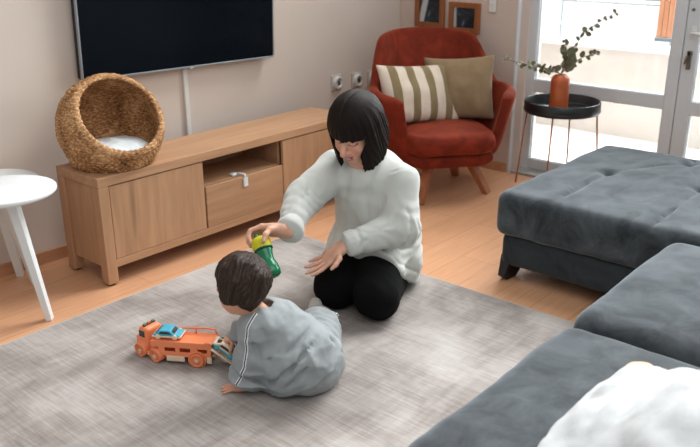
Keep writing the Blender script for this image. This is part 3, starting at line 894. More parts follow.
# ------------------------------------------------------------------ sofa in the foreground
so = empty('sofa', (1.09, 0.965, 0), 0, 'dark slate velvet sofa with two deep seat cushions in the front corner', 'sofa')
def seat(name, xa, xb, seed, zt=0.445):
    S = SDF().box(((xa + xb) / 2, -0.36, zt - 0.12), ((xb - xa) / 2, 0.385, 0.115), 0.07)
    def dd(p):
        u = (p[:, 0] - (xa + xb) / 2) / ((xb - xa) / 2); v = (p[:, 1] + 0.36) / 0.385
        return -0.018 * (1 - u ** 2) * (1 - v ** 2) * (p[:, 2] > zt - 0.1) + 0.006 * vnoise(p * 6 + seed) + 0.002 * vnoise(p * 19 + seed)
    S.disp.append(dd)
    return sdf_obj(name, S, (xa - 0.04, -0.8, zt - 0.27), (xb + 0.04, 0.08, zt + 0.05), 0.014, M['slate'], so)
seat('seat_cushion', -0.18, 1.085, 3.0)
seat('seat_cushion', 1.10, 2.0, 8.0, 0.452)
S = SDF().box((0.90, -0.52, 0.16), (1.09, 0.5, 0.085), 0.03); S.disp.append(lambda p: 0.003 * vnoise(p * 8))
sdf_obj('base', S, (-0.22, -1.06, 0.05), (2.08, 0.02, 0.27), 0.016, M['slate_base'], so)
S = SDF().box((0.90, -0.93, 0.36), (1.09, 0.10, 0.26), 0.06); S.disp.append(lambda p: 0.004 * vnoise(p * 6))
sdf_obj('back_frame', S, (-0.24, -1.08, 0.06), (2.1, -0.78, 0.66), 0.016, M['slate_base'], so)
for xa, xb, sd in ((-0.15, 0.90, 1.0), (0.99, 1.99, 5.0)):
    S = SDF().box(((xa + xb) / 2, -0.64, 0.53), ((xb - xa) / 2, 0.125, 0.13), 0.10)
    S.disp.append(lambda p, sd=sd: 0.008 * vnoise(p * 7 + sd) + 0.002 * vnoise(p * 22 + sd))
    sdf_obj('back_cushion', S, (xa - 0.05, -0.82, 0.37), (xb + 0.05, -0.43, 0.75), 0.014, M['slate'], so)
for lx in (-0.1, 1.95):
    for ly in (-0.08, -0.95):
        MB().bar((lx, ly, 0.0106 if (lx < 1 and ly > -0.5) else 0.0), (lx, ly, 0.085), 0.05, 0.05, 0.07, 0.07).build('leg', M['black_leg'], so)
# crumpled white throw with beige edge heaped over the near back cushion
tw = empty('white_throw', (1.585, 0.445, 0.435), 0, 'crumpled white cotton throw with a beige edge heaped on the sofa seat', 'throw blanket')
S = SDF()
S.ell((0.05, 0.0, 0.06), (0.32, 0.21, 0.115)); S.ell((-0.03, -0.12, 0.15), (0.29, 0.17, 0.14), 0.06); S.ell((0.16, 0.14, 0.035), (0.18, 0.13, 0.06), 0.06); S.ell((-0.02, 0.19, 0.02), (0.20, 0.09, 0.06), 0.06); S.ell((0.30, 0.18, 0.03), (0.07, 0.06, 0.055), 0.05)
S.disp.append(lambda p: 0.015 * vnoise(p * np.array([5., 9., 7.])) + 0.008 * (1 - 2 * np.abs(vnoise(p * np.array([8., 15., 11.]) + 4))) + 0.003 * vnoise(p * 40))
sdf_obj('blanket', S, (-0.58, -0.32, -0.1), (0.62, 0.36, 0.36), 0.011, M['white_cloth'], tw, margin=0.04)
S = SDF().ell((0.306, 0.188, 0.034), (0.066, 0.054, 0.050)); S.disp.append(lambda p: 0.006 * vnoise(p * 22))
sdf_obj('beige_edge', S, (0.22, 0.10, -0.05), (0.42, 0.30, 0.13), 0.007, M['beige_cloth'], tw, margin=0.03)
# ------------------------------------------------------------------ people: shared helpers
def hand(S, w, d, n, side, sc, curl, spread, thumb, k=0.012):
    """palm, five separate fingers and a thumb; d to the fingertips, n out of the palm, side +1 right hand, -1 left hand"""
    w = arr(w); d = arr(d) / np.linalg.norm(d); n = arr(n); n = n - d * (n @ d); n = n / np.linalg.norm(n)
    t = np.cross(d, n) * side
    offs = [0.030, 0.0105, -0.0095, -0.028]; bd = [0.090, 0.095, 0.090, 0.081]
    Ls = [(0.045, 0.027, 0.022), (0.050, 0.031, 0.023), (0.046, 0.029, 0.022), (0.036, 0.022, 0.019)]
    for i in range(4):
        b = w + (d * bd[i] + t * offs[i]) * sc
        S.cap(w + (d * 0.012 + t * offs[i] * 0.55) * sc, b, 0.0155 * sc, 0.0105 * sc, 0.02 * sc)
    S.cap(w + (d * 0.03 - t * 0.018 + n * 0.006) * sc, w + (d * 0.065 - t * 0.022 + n * 0.004) * sc, 0.013 * sc, 0.012 * sc, 0.02 * sc)
    S.cap(w + (d * 0.02 + t * 0.016 + n * 0.007) * sc, w + (d * 0.05 + t * 0.026 + n * 0.006) * sc, 0.015 * sc, 0.013 * sc, 0.02 * sc)
    for i in range(4):
        a = math.radians(spread[i]); dd = d * math.cos(a) + t * math.sin(a)
        p = w + (d * bd[i] + t * offs[i]) * sc; c = 0.0
        r = [0.0098, 0.0090, 0.0082, 0.0068]
        if i == 3: r = [x * 0.86 for x in r]
        for j in range(3):
            c += math.radians(curl[i][j])
            q = p + (dd * math.cos(c) + n * math.sin(c)) * Ls[i][j] * sc
            S.cap(p, q, r[j] * sc, r[j + 1] * sc, 0.004 * sc); p = q
    p = w + (d * 0.030 + t * 0.022 + n * 0.006) * sc
    for (a, b, c), L, r0, r1 in zip(thumb, (0.040, 0.033, 0.026), (0.0135, 0.0112, 0.0100), (0.0112, 0.0100, 0.0080)):
        v = d * a + t * b + n * c; v = v / np.linalg.norm(v)
        q = p + v * L * sc; S.cap(p, q, r0 * sc, r1 * sc, 0.008 * sc); p = q

class Frame:
    """a head's own axes: local (left, forward, up) <-> world"""
    def __init__(s, c, F, roll=0.0, sc=1.0):
        B = frame(F)
        if roll:
            l, f, u = B.T; cr, sr = math.cos(roll), math.sin(roll)
            B = np.array([l * cr - u * sr, f, u * cr + l * sr]).T
        s.c = arr(c); s.B = B; s.sc = sc
    def w(s, p): return s.c + s.B @ (arr(p) * s.sc)
    def loc(s, P): return ((P - s.c) @ s.B) / s.sc
    def ell(s, S, c, r, k): S.add(p_ell(s.w(c), arr(r) * s.sc, s.B), k * s.sc)
    def cut(s, S, c, r, k): S.sub(p_ell(s.w(c), arr(r) * s.sc, s.B), k * s.sc)
    def cap(s, S, a, b, ra, rb, k): S.add(p_cap(s.w(a), s.w(b), ra * s.sc, rb * s.sc), k * s.sc)
    def mat(s):
        m = Matrix([list(s.B[0]) + [s.c[0]], list(s.B[1]) + [s.c[1]], list(s.B[2]) + [s.c[2]], [0, 0, 0, 1]])
        return m

def head(S, H, child=False):
    c = child
    H.ell(S, (0, -0.014, 0.030), (0.078, 0.098, 0.092), 0.01)
    H.ell(S, (0, 0.022, -0.042), (0.062 if not c else 0.066, 0.070, 0.076 if not c else 0.064), 0.035)
    H.ell(S, (0, 0.066, -0.098 if not c else -0.084), (0.024, 0.022, 0.018), 0.028)
    for s in (-1, 1):
        H.ell(S, (s * 0.036, 0.060, -0.036), (0.026, 0.026, 0.026), 0.022)
        H.ell(S, (s * 0.079, -0.008, -0.012), (0.008, 0.019, 0.030), 0.008)
        H.ell(S, (s * 0.083, -0.014, -0.004), (0.006, 0.014, 0.022), 0.006)
    H.ell(S, (0, 0.079, 0.024), (0.052, 0.016, 0.014), 0.02)
    for s in (-1, 1):
        H.cut(S, (s * 0.031, 0.104, 0.004), (0.018, 0.014, 0.010), 0.014)
        H.ell(S, (s * 0.031, 0.0775, 0.003), (0.0145, 0.0125, 0.0105), 0.004)
    H.cap(S, (0, 0.090, 0.010), (0, 0.113, -0.030), 0.008, 0.013, 0.010)
    for s in (-1, 1): H.ell(S, (s * 0.0115, 0.099, -0.034), (0.0085, 0.010, 0.0075), 0.006)
    H.ell(S, (0, 0.082, -0.062), (0.032, 0.017, 0.020), 0.02)
    H.ell(S, (0, 0.097, -0.058), (0.026, 0.0065, 0.0055), 0.006)
    H.ell(S, (0, 0.094, -0.069), (0.022, 0.0070, 0.0060), 0.006)
    H.cut(S, (0, 0.106, -0.0635), (0.024, 0.008, 0.0022), 0.004)

SK = arr(srgb(222, 172, 146)[:3]); LIP = arr(srgb(176, 84, 80)[:3]); BLUSH = arr(srgb(216, 136, 116)[:3]); DARK = arr(srgb(40, 26, 22)[:3])
def skin_color(H, base=SK):
    def f(V):
        q = H.loc(V); c = np.tile(base, (len(V), 1))
        x, y, z = q.T
        def blend(m, col):
            nonlocal c
            m = np.clip(m, 0, 1)[:, None]; c = c * (1 - m) + col * m
        n = vnoise(V * 30)
        c *= (1 + 0.04 * n)[:, None]
        fr = (y > 0.045) & (y < 0.135) & (np.abs(z) < 0.13)
        blend(0.7 * np.exp(-(((np.abs(x) - 0.042) / 0.02) ** 2 + ((z + 0.036) / 0.02) ** 2)) * fr, BLUSH)
        blend(0.5 * np.exp(-((x / 0.014) ** 2 + ((z + 0.03) / 0.012) ** 2)) * (y > 0.08), BLUSH)
        curve = 14.0 * x * x
        m = ((np.abs(x) < 0.026) & (y > 0.075) & fr)
        blend(m * np.clip(1.6 - np.abs((z - curve + 0.064) / 0.0085), 0, 1) * np.clip((0.028 - np.abs(x)) / 0.006, 0, 1), LIP)
        blend(m * np.clip(1.8 - np.abs((z - curve + 0.0635) / 0.0022), 0, 1) * 0.8, DARK)
        blend(m * (np.abs(x) < 0.018) * np.clip(1.5 - np.abs((z - curve + 0.0645) / 0.0026), 0, 1), arr(srgb(236, 226, 216)[:3]))
        ex = np.abs(x) - 0.031
        lid = z - (-0.0035 + 6.0 * ex * ex)
        blend(((np.abs(ex) < 0.017) & fr) * np.clip(1.7 - np.abs(lid) / 0.0020, 0, 1), DARK)
        br = z - (0.030 - 9.0 * (ex - 0.004) ** 2)
        blend(((np.abs(ex) < 0.020) & fr & (y > 0.06)) * np.clip(1.5 - np.abs(br) / 0.0032, 0, 1) * 0.85, DARK)
        nails = 0
        return np.clip(c, 0, 1)
    return f

def hair_mat(name, c0, c1, streaks=34.0, hi=0.5):
    """strands: colour and bump follow the angle round the head's own up axis"""
    t = NT(name); tc = t.n('ShaderNodeTexCoord'); sx = t.n('ShaderNodeSeparateXYZ'); t.l(tc.outputs['Object'], sx.inputs[0])
    an = t.math('ARCTAN2', sx.outputs['X'], sx.outputs['Y'])
    cb = t.n('ShaderNodeCombineXYZ')
    t.l(t.math('MULTIPLY', an, streaks), cb.inputs[0]); t.l(t.math('MULTIPLY', sx.outputs['Z'], 9.0), cb.inputs[1])
    n = t.noise(cb.outputs[0], 1.0, 4, 0.65)
    n2 = t.noise(cb.outputs[0], 0.35, 3, 0.5)
    f = t.math('ADD', t.math('MULTIPLY', n, 0.6), t.math('MULTIPLY', n2, 0.4))
    col = t.ramp(f, [(0.42, c0), (0.72, c1)])
    t.bsdf(col, 0.55, hi, 0, t.bump(f, 0.3, 0.005)); return t.m

def on_surface(sdf, pix, start=1.6, reach=3.0):
    """surface points met along sight lines from the camera position: used to lay creases on cloth"""
    out = []
    P_ = [arr(q) for q in pix]; pix = [P_[0]] + [a * (1 - k / 8) + b * k / 8 for a, b in zip(P_, P_[1:]) for k in range(1, 9)]
    for x, y in pix:
        d = arr(rt) * (x - 363.0) / FPX - arr(up) * (y - 223.5) / FPX + arr(fw); d /= np.linalg.norm(d)
        ts = np.linspace(start, start + reach, 900); v = sdf(arr((0, 0, 1.6)) + ts[:, None] * d)
        j = int(np.argmax(v < 0)) if (v < 0).any() else 450
        out.append(arr((0, 0, 1.6)) + ts[j] * d)
    return out
def crease(lines, sdf):
    """soft valley with a raised lip along each surface line: (pixels, depth, width)"""
    L = [(on_surface(sdf, px_), dep, wd) for px_, dep, wd in lines]
    def f(p):
        d = np.zeros(len(p))
        for pts, dep, wd in L:
            n = len(pts) - 1; best = np.zeros(len(p)); lip = np.zeros(len(p))
            near = np.linalg.norm(p - pts[n // 2], axis=1) < 0.25
            q = p[near]
            if not len(q): continue
            b_ = np.zeros(len(q)); l_ = np.zeros(len(q))
            for i, (a, b) in enumerate(zip(pts, pts[1:])):
                e = p_cap(a, b, 0.0, 0.0)(q); w = math.sin(PI * (i + 0.5) / n) ** 0.7
                b_ = np.maximum(b_, w * np.exp(-(e / wd) ** 2)); l_ = np.maximum(l_, w * np.exp(-((e - 2.2 * wd) / (1.2 * wd)) ** 2) * (e > wd))
            best[near] = b_; lip[near] = l_ * (1 - b_)
            d += dep * best - 0.45 * dep * lip
        return d
    return f

TOP = lambda p: 0.0105 - p[:, 2]                         # nothing sinks below the rug's surface
class Floor:
    """a figure's surface ends at the rug it rests on"""
    def __init__(s, S, z=0.0105): s.S = S; s.z = z
    def __call__(s, p): return np.maximum(s.S(p), s.z - p[:, 2])

# ------------------------------------------------------------------ the woman
F0 = arr((-0.97, -0.24, 0.0)); L0 = arr((0.24, -0.97, 0.0))
wo = empty('person', (2.72, 2.17, 0.0105), 0, 'woman in pale sweater and black trousers kneeling on the rug, holding out a cup', 'person')
HW = Frame((2.553, 2.188, 0.800), (-0.86, -0.10, -0.52), roll=math.radians(4), sc=1.16)
shR, elR, wrR = arr((2.60, 2.355, 0.575)), arr((2.325, 2.295, 0.515)), arr((2.112, 2.172, 0.455))
shL, elL, wrL = arr((2.655, 2.018, 0.565)), arr((2.595, 1.965, 0.39)), arr((2.385, 2.105, 0.33))
hipR, hipL = arr((2.71, 2.31, 0.185)), arr((2.70, 2.165, 0.185))
knR, knL = arr((2.405, 2.180, 0.114)), arr((2.430, 1.968, 0.118))
anR, anL = arr((2.85, 2.33, 0.06)), arr((2.805, 2.125, 0.06))
B = SDF()
head(B, HW)
B.cap(HW.w((0, -0.030, -0.055)), (2.625, 2.185, 0.665), 0.052, 0.058, 0.03)
B.cap((2.62, 2.185, 0.66), (2.67, 2.18, 0.56), 0.075, 0.12, 0.05)
B.cap(shR, shL, 0.06, 0.06, 0.05)
B.chain([(2.67, 2.18, 0.55), (2.74, 2.175, 0.40), (2.79, 2.17, 0.24)], [0.105, 0.105, 0.12], 0.05)
B.chain([shR, elR, wrR], [0.052, 0.040, 0.028], 0.02)
B.chain([shL, elL, wrL], [0.052, 0.040, 0.028], 0.02)
for h, k, a in ((hipR, knR, anR), (hipL, knL, anL)):
    B.cap(h, k, 0.085, 0.062, 0.03); B.cap(k + arr((0, 0, -0.04)), a, 0.048, 0.035, 0.02); B.cap(a, a + arr((0.08, 0.016, -0.016)), 0.028, 0.018, 0.015)
cr, cu = arr(rt), arr(up); cb_ = -arr(fw)
# right hand closes over the cup's cap from above; left hand lies open, palm up
cupT = arr((2.008, 2.238, 0.452)); cupB = arr((1.972, 2.118, 0.322))
hand(B, wrR + arr((-0.006, 0.002, 0.010)), -cr * 0.93 + cu * 0.02 - cb_ * 0.10, -cu * 0.86 + cb_ * 0.35 - cr * 0.15, 1, 1.08,
     [(28, 58, 34), (30, 60, 34), (34, 58, 30), (38, 55, 30)], [6, 2, -2, -6], [(0.55, 0.75, 0.35), (0.30, 0.50, 0.9), (0.15, 0.1, 1.0)])
hand(B, wrL + arr((-0.01, 0.004, -0.002)), arr((-0.74, 0.42, -0.56)), cu * 0.70 + cb_ * 0.55 - cr * 0.15, -1, 1.0,
     [(4, 10, 8), (6, 10, 8), (8, 12, 10), (-2, 6, 6)], [7, 2, -3, -20], [(0.45, 0.85, 0.1), (0.8, 0.55, 0.1), (0.9, 0.3, 0.15)])
body = sdf_obj('body', Floor(B), (1.85, 1.78, 0.0), (3.10, 2.50, 1.0), 0.0034, M['skin'], wo, color=skin_color(HW), M=Matrix.Translation((2.72, 2.17, 0.0105)), smooth=1)

# sweater
RW = frame(F0)
S = SDF()
S.add(p_ell((2.728, 2.205, 0.17), (0.208, 0.210, 0.32), RW))
S.add(p_ell((2.668, 2.185, 0.505), (0.170, 0.135, 0.18), RW), 0.08)
S.add(p_ell((2.71, 2.185, 0.39), (0.18, 0.15, 0.20), RW), 0.06)
S.cap(shR, shL, 0.074, 0.070, 0.05)
for h_, k_ in ((hipR, knR), (hipL, knL)): S.cap(h_ + arr((0.0, 0, 0.02)), h_ * 0.5 + k_ * 0.5 + arr((0, 0, 0.015)), 0.118, 0.114, 0.05)
S.cap((2.635, 2.18, 0.655), (2.655, 2.18, 0.60), 0.075, 0.12, 0.04)
S.chain([shR, elR, wrR + (wrR - elR) * -0.06], [0.082, 0.070, 0.050], 0.035)
S.chain([shL, elL, wrL + (wrL - elL) * -0.10], [0.076, 0.072, 0.052], 0.03)
S.sub(p_cap(HW.w((0, 0.0, -0.10)), (2.628, 2.185, 0.69), 0.055, 0.057), 0.010)
def cuffs(p):
    d = np.zeros(len(p))
    for e, w_ in ((elR, wrR), (elL, wrL)):
        ax = (w_ - e) / np.linalg.norm(w_ - e); s = (p - w_) @ ax
        rad = np.linalg.norm((p - w_) - s[:, None] * ax, axis=1)
        near = rad < 0.09
        d += near * (-0.006 * np.exp(-((s + 0.015) / 0.022) ** 2) + 0.007 * np.exp(-((s + 0.058) / 0.010) ** 2))
        d += near * np.clip((s - 0.0) / 0.004, 0, 8) * 0.006            # sleeve ends at the wrist
    return d
def hem(p):
    s = (p - arr((2.78, 2.17, 0))) @ F0
    zc = 0.035 + 0.60 * np.clip(s - 0.03, 0, 1) + 3.0 * np.clip(s - 0.25, 0, 1)
    lat = (p - arr((2.78, 2.17, 0))) @ L0
    zc = zc + 0.0 * lat
    q = p[:, 2] - zc
    return np.where((p[:, 2] < 0.36) & (np.abs(lat) < 0.27), 0.006 * np.exp(-((q - 0.058) / 0.007) ** 2) - 0.004 * np.exp(-((q - 0.03) / 0.02) ** 2), 0), q, lat
def folds(p):
    a = p @ RW
    n1 = vnoise(p * np.array([7., 7., 9.]))
    n2 = 1 - 2 * np.abs(vnoise(a * np.array([14., 10., 6.]) + 3.1))
    n3 = 1 - 2 * np.abs(vnoise(a * np.array([9., 9., 20.]) + 9.7))
    low = np.clip((0.42 - p[:, 2]) / 0.2, 0, 1)
    return -0.006 * n1 - 0.006 * n2 * (1 - 0.5 * low) - 0.006 * n3 * (0.3 + low)
def sleeve_folds(p):
    d = np.zeros(len(p))
    for a, e, w_, ph in ((shR, elR, wrR, 0.0), (shL, elL, wrL, 2.0)):
        for m, sg, amp in ((e, 0.10, 0.0075), (w_ - (w_ - e) * 0.35, 0.06, 0.006)):
            ax = (w_ - a) / np.linalg.norm(w_ - a); s = (p - m) @ ax
            r = np.linalg.norm(p - m, axis=1)
            d += -0.6 * amp * (np.sin(s * 120 + 9 * vnoise(p * 9 + ph) + ph) + 0.8 * vnoise(p * 24 + ph)) * np.exp(-(r / sg) ** 2)
    return d
S.disp += [cuffs, folds, sleeve_folds, lambda p: hem(p)[0]]
_base = SDF(); _base.ops = list(S.ops)
S.disp.append(crease([([(388, 173), (403, 170), (418, 171)], 0.004, 0.006), ([(372, 172), (366, 200), (368, 225)], 0.006, 0.014), ([(350, 170), (346, 205)], 0.005, 0.016),
                      ([(405, 205), (412, 226), (408, 246)], 0.008, 0.010), ([(398, 214), (390, 226), (376, 231)], 0.008, 0.009), ([(412, 215), (420, 232)], 0.006, 0.009),
                      ([(385, 243), (400, 250), (416, 246)], 0.006, 0.009), ([(372, 236), (362, 243), (356, 252)], 0.006, 0.008), ([(330, 180), (322, 205), (326, 228)], 0.006, 0.012),
                      ([(312, 178), (306, 196), (296, 205)], 0.006, 0.009), ([(290, 205), (284, 216), (287, 226)], 0.005, 0.007), ([(372, 238), (384, 232), (394, 236)], 0.005, 0.008)], _base))
class Sweat:
    def __call__(s, p):
        d = S(p); _, q, lat = hem(p)
        arm = np.minimum(p_cap(elL, wrL, 0.075, 0.06)(p), np.where(p[:, 2] > 0.40, -1.0, 1.0))
        c = np.where(arm < 0.0, -1.0, -q)
        return np.maximum(d, np.minimum(c, 0.05))
sdf_obj('sweater', Sweat(), (1.98, 1.80, 0.03), (3.05, 2.56, 0.78), 0.0055, M['sweater'], wo, M=Matrix.Translation((2.72, 2.17, 0.0105)), margin=0.035, smooth=1)

# trousers
S2 = SDF()
S2.add(p_ell((2.765, 2.20, 0.20), (0.16, 0.14, 0.13), RW))
for h, k, a in ((hipR, knR, anR), (hipL, knL, anL)):
    S2.cap(h, k, 0.106, 0.100, 0.03)
    S2.cap(k + arr((0.03, 0, -0.035)), a, 0.074, 0.050, 0.03)
S2.disp.append(lambda p: -0.004 * vnoise(p * 12) - 0.003 * (1 - 2 * np.abs(vnoise(p * np.array([24., 10., 16.])))))
sdf_obj('trousers', Floor(S2), (2.26, 1.80, 0.0), (3.02, 2.48, 0.42), 0.007, M['black_knit'], wo, M=Matrix.Translation((2.72, 2.17, 0.0105)), margin=0.03)
for a in (anR, anL):
    S3 = SDF().chain([a + arr((-0.06, 0, 0.0)), a + arr((0.03, 0, 0)), a + arr((0.12, 0.02, -0.022))], [0.046, 0.044, 0.03], 0.02)
    lo = np.minimum(a, a + arr((0.12, 0.02, 0))) - 0.12; hi = np.maximum(a, a + arr((0.12, 0.02, 0))) + 0.12; lo[2] = 0.0
    sdf_obj('sock', Floor(S3), lo, hi, 0.007, M['sock'], wo, M=Matrix.Translation((2.72, 2.17, 0.0105)))

# hair: a chin-length bob with a full fringe
def bob(p):
    q = HW.loc(p); x, y, z = q.T
    th = np.arctan2(x, y + 0.01)
    flare = 1 + 0.05 * np.clip((0.02 - z) / 0.15, 0, 1) - 0.035 * np.clip((-0.10 - z) / 0.04, 0, 1)
    d = (np.sqrt((x / 0.103) ** 2 + ((y + 0.014) / 0.116) ** 2 + (np.maximum(z - 0.025, 0) / 0.116) ** 2) - flare) * 0.10
    bottom = -0.130 + 0.085 * np.clip((0.03 - y) / 0.1, 0, 1.2) + 0.004 * vnoise(np.stack([th * 14, z * 0, z * 0], 1))
    d = np.maximum(d, bottom - z)
    d = d - 0.0014 * np.sin(th * 44 + 4 * vnoise(np.stack([th * 5, z * 8, 0 * z], 1))) * np.clip((0.10 - z) / 0.08, 0.0, 1) - 0.003 * np.clip((0.12 - z) / 0.08, 0.0, 1) * vnoise(np.stack([th * 11, z * 6, z * 0 + 3], 1))
    part = np.exp(-(x / 0.006) ** 2) * np.clip((z - 0.09) / 0.03, 0, 1) * 0.006
    d = d + part
    # face opening: below the fringe, between the side locks
    fr = 0.020 + 0.006 * vnoise(np.stack([x * 60, 0 * x, 0 * x], 1)) - 0.8 * np.abs(x) ** 2
    hw = 0.066 + 0.05 * np.clip((z + 0.02) / 0.1, -0.3, 0.2)
    op = np.maximum(np.maximum(np.abs(x) - hw, z - fr), 0.016 - y)
    d = np.maximum(d, -op)
    # hollow below, behind the jaw, so that the neck shows
    inn = np.maximum((np.sqrt((x / 0.082) ** 2 + ((y + 0.0) / 0.085) ** 2) - 1) * 0.08, z + 0.045)
    return np.maximum(d, -inn)
M['hair_black'] = hair_mat('dark brown bob', srgb(9, 7, 6), srgb(48, 34, 28), 60, 0.14)
sdf_obj('hair', bob, HW.c - 0.24, HW.c + 0.24, 0.0036, M['hair_black'], wo, M=HW.mat(), margin=0.04, smooth=1)
# ------------------------------------------------------------------ the toddler, seen from behind
ki = empty('person', (1.83, 1.85, 0.0105), 0, 'toddler with short brown hair in a grey fleece outfit sitting on the rug, back turned', 'person')
KM = Matrix.Translation((1.83, 1.85, 0.0105))
FK = arr((0.36, 0.93, 0.0)); FK /= np.linalg.norm(FK); RK = frame(FK)
HK = Frame((1.693, 1.990, 0.417), (0.50, 0.76, -0.44), roll=math.radians(-20), sc=0.95)
kshL, kelL, kwrL = arr((1.708, 1.925, 0.268)), arr((1.702, 1.936, 0.150)), arr((1.672, 1.970, 0.045))
kshR, kelR, kwrR = arr((1.808, 1.912, 0.255)), arr((1.86, 2.07, 0.17)), arr((1.812, 2.165, 0.115))
khip = arr((1.835, 1.835, 0.112))
khR, kkR, kfR = arr((1.895, 1.800, 0.092)), arr((2.062, 1.970, 0.108)), arr((2.255, 2.165, 0.045))
khL, kkL, kfL = arr((1.79, 1.90, 0.10)), arr((1.86, 2.11, 0.085)), arr((2.02, 2.20, 0.045))
B = SDF(); head(B, HK, True)
B.cap(HK.w((0, -0.022, -0.05)), (1.757, 1.928, 0.285), 0.038, 0.036, 0.02)
B.chain([(1.765, 1.925, 0.25), (1.80, 1.88, 0.18), khip], [0.06, 0.085, 0.09], 0.03)
B.cap(kshL - arr((0, 0, .02)), kshR - arr((0, 0, .02)), 0.034, 0.034, 0.02)
B.chain([kshL, kelL, kwrL], [0.036, 0.030, 0.022], 0.015); B.chain([kshR, kelR, kwrR], [0.036, 0.030, 0.022], 0.015)
B.chain([khR, kkR, kfR], [0.065, 0.05, 0.03], 0.02); B.chain([khL, kkL, kfL], [0.065, 0.05, 0.03], 0.02)
hand(B, kwrL + arr((0.006, -0.012, -0.012)), arr((-0.55, 0.72, -0.16)), arr((0.0, -0.1, -1.0)), -1, 0.66, [(4, 8, 6), (4, 8, 6), (5, 8, 6), (5, 9, 6)], [10, 3, -5, -14], [(0.55, 0.8, 0.1), (0.75, 0.6, 0.1), (0.9, 0.35, 0.1)])
hand(B, kwrR, arr((-0.72, 0.42, -0.28)), arr((-0.1, -0.2, -0.95)), 1, 0.66, [(26, 34, 24)] * 4, [8, 2, -3, -9], [(0.5, 0.75, 0.4), (0.6, 0.3, 0.7), (0.6, 0.0, 0.8)])
sdf_obj('body', Floor(B), (1.50, 1.66, 0.0), (2.42, 2.34, 0.60), 0.0034, M['skin'], ki, color=skin_color(HK, arr(srgb(224, 168, 140)[:3])), M=KM)

# fleece top
ST = SDF()
ST.add(p_ell((1.825, 1.845, 0.13), (0.140, 0.130, 0.125), RK))
ST.cap((1.815, 1.865, 0.165), (1.76, 1.925, 0.262), 0.122, 0.092, 0.06)
ST.cap(kshL, kshR, 0.058, 0.056, 0.05)
ST.cap((1.760, 1.924, 0.304), (1.758, 1.922, 0.265), 0.048, 0.070, 0.03)
ST.chain([kshL, kelL + arr((0.0, 0.0, 0.0)), kwrL + (kelL - kwrL) * 0.12], [0.062, 0.066, 0.054], 0.03)
ST.chain([kshR, kelR, kwrR + (kelR - kwrR) * 0.15], [0.072, 0.062, 0.046], 0.03)
ST.sub(p_cap(HK.w((0, -0.015, -0.05)), (1.757, 1.928, 0.318), 0.046, 0.032), 0.006)
def kf(p):
    a = p @ RK
    n1 = vnoise(p * 9 + 2); n2 = 1 - 2 * np.abs(vnoise(a * np.array([16., 12., 9.]) + 5.0)); n3 = 1 - 2 * np.abs(vnoise(a * np.array([8., 8., 22.]) + 1.0))
    low = np.clip((0.22 - p[:, 2]) / 0.12, 0, 1)
    d = -0.005 * n1 - 0.007 * n2 - 0.009 * n3 * (0.4 + low) - 0.002 * vnoise(p * 45)
    # deep gather from the armpit across the back, as the arm leans on the rug
    for q0, q1, dep in (((1.735, 1.83, 0.16), (1.70, 1.90, 0.25), 0.012), ((1.77, 1.765, 0.10), (1.89, 1.75, 0.20), 0.010), ((1.78, 1.76, 0.075), (1.93, 1.76, 0.155), 0.010), ((1.745, 1.80, 0.10), (1.84, 1.74, 0.135), 0.009)):
        e = p_cap(q0, q1, 0.0, 0.0)(p); d += dep * np.exp(-(e / 0.013) ** 2) - 0.6 * dep * np.exp(-((e - 0.028) / 0.016) ** 2)
    # folded cuff on the supporting arm
    ax = (kwrL - kelL) / np.linalg.norm(kwrL - kelL); s = (p - kwrL) @ ax; r = np.linalg.norm(p - kwrL, axis=1)
    d += (r < 0.12) * (-0.007 * (np.abs(s + 0.022) < 0.026) + 0.004 * np.exp(-((s + 0.052) / 0.006) ** 2))
    return d
ST.disp.append(lambda p: -0.007 * np.exp(-(((0.015 + 0.58 * ((p - arr((1.72, 1.86, 0))) @ arr((0.93, -0.36, 0))) - p[:, 2]) + 0.012) / 0.012) ** 2) * (p[:, 2] < 0.2))
_kb = SDF(); _kb.ops = list(ST.ops)
ST.disp.append(crease([([(264, 372), (269, 360), (279, 353)], 0.010, 0.009), ([(266, 385), (290, 370), (314, 342)], 0.016, 0.011), ([(272, 393), (295, 381), (312, 356)], 0.014, 0.010),
                       ([(280, 360), (298, 345), (310, 328)], 0.010, 0.012), ([(246, 330), (258, 350), (262, 368)], 0.009, 0.011), ([(258, 320), (266, 338), (268, 352)], 0.005, 0.012), ([(240, 372), (252, 376), (260, 384)], 0.007, 0.007), ([(236, 352), (250, 360)], 0.006, 0.008)], _kb))
ST.disp.append(kf)
def shirt(p):
    d = ST(p)
    s = (p - khip) @ FK
    cutp = 0.015 + 0.58 * ((p - arr((1.72, 1.86, 0))) @ arr((0.93, -0.36, 0))) - p[:, 2]   # hem, riding up at the right side
    arm = np.minimum(p_cap(kelL, kwrL, 0.105, 0.095)(p), p_cap(kelR, kwrR, 0.08, 0.07)(p))
    d = np.maximum(d, np.where(arm < 0, -1, np.minimum(cutp, 0.05)))
    ax = (kwrL - kelL) / np.linalg.norm(kwrL - kelL); w_ = (p - kwrL) @ ax
    near = np.linalg.norm(p - kwrL, axis=1) < 0.13
    d = np.where(near, np.maximum(d, w_ + 0.002), d)
    return np.maximum(d, 0.012 - p[:, 2])
sdf_obj('fleece_top', shirt, (1.50, 1.66, 0.0), (2.02, 2.28, 0.42), 0.0046, M['romper'], ki, M=KM, margin=0.035)

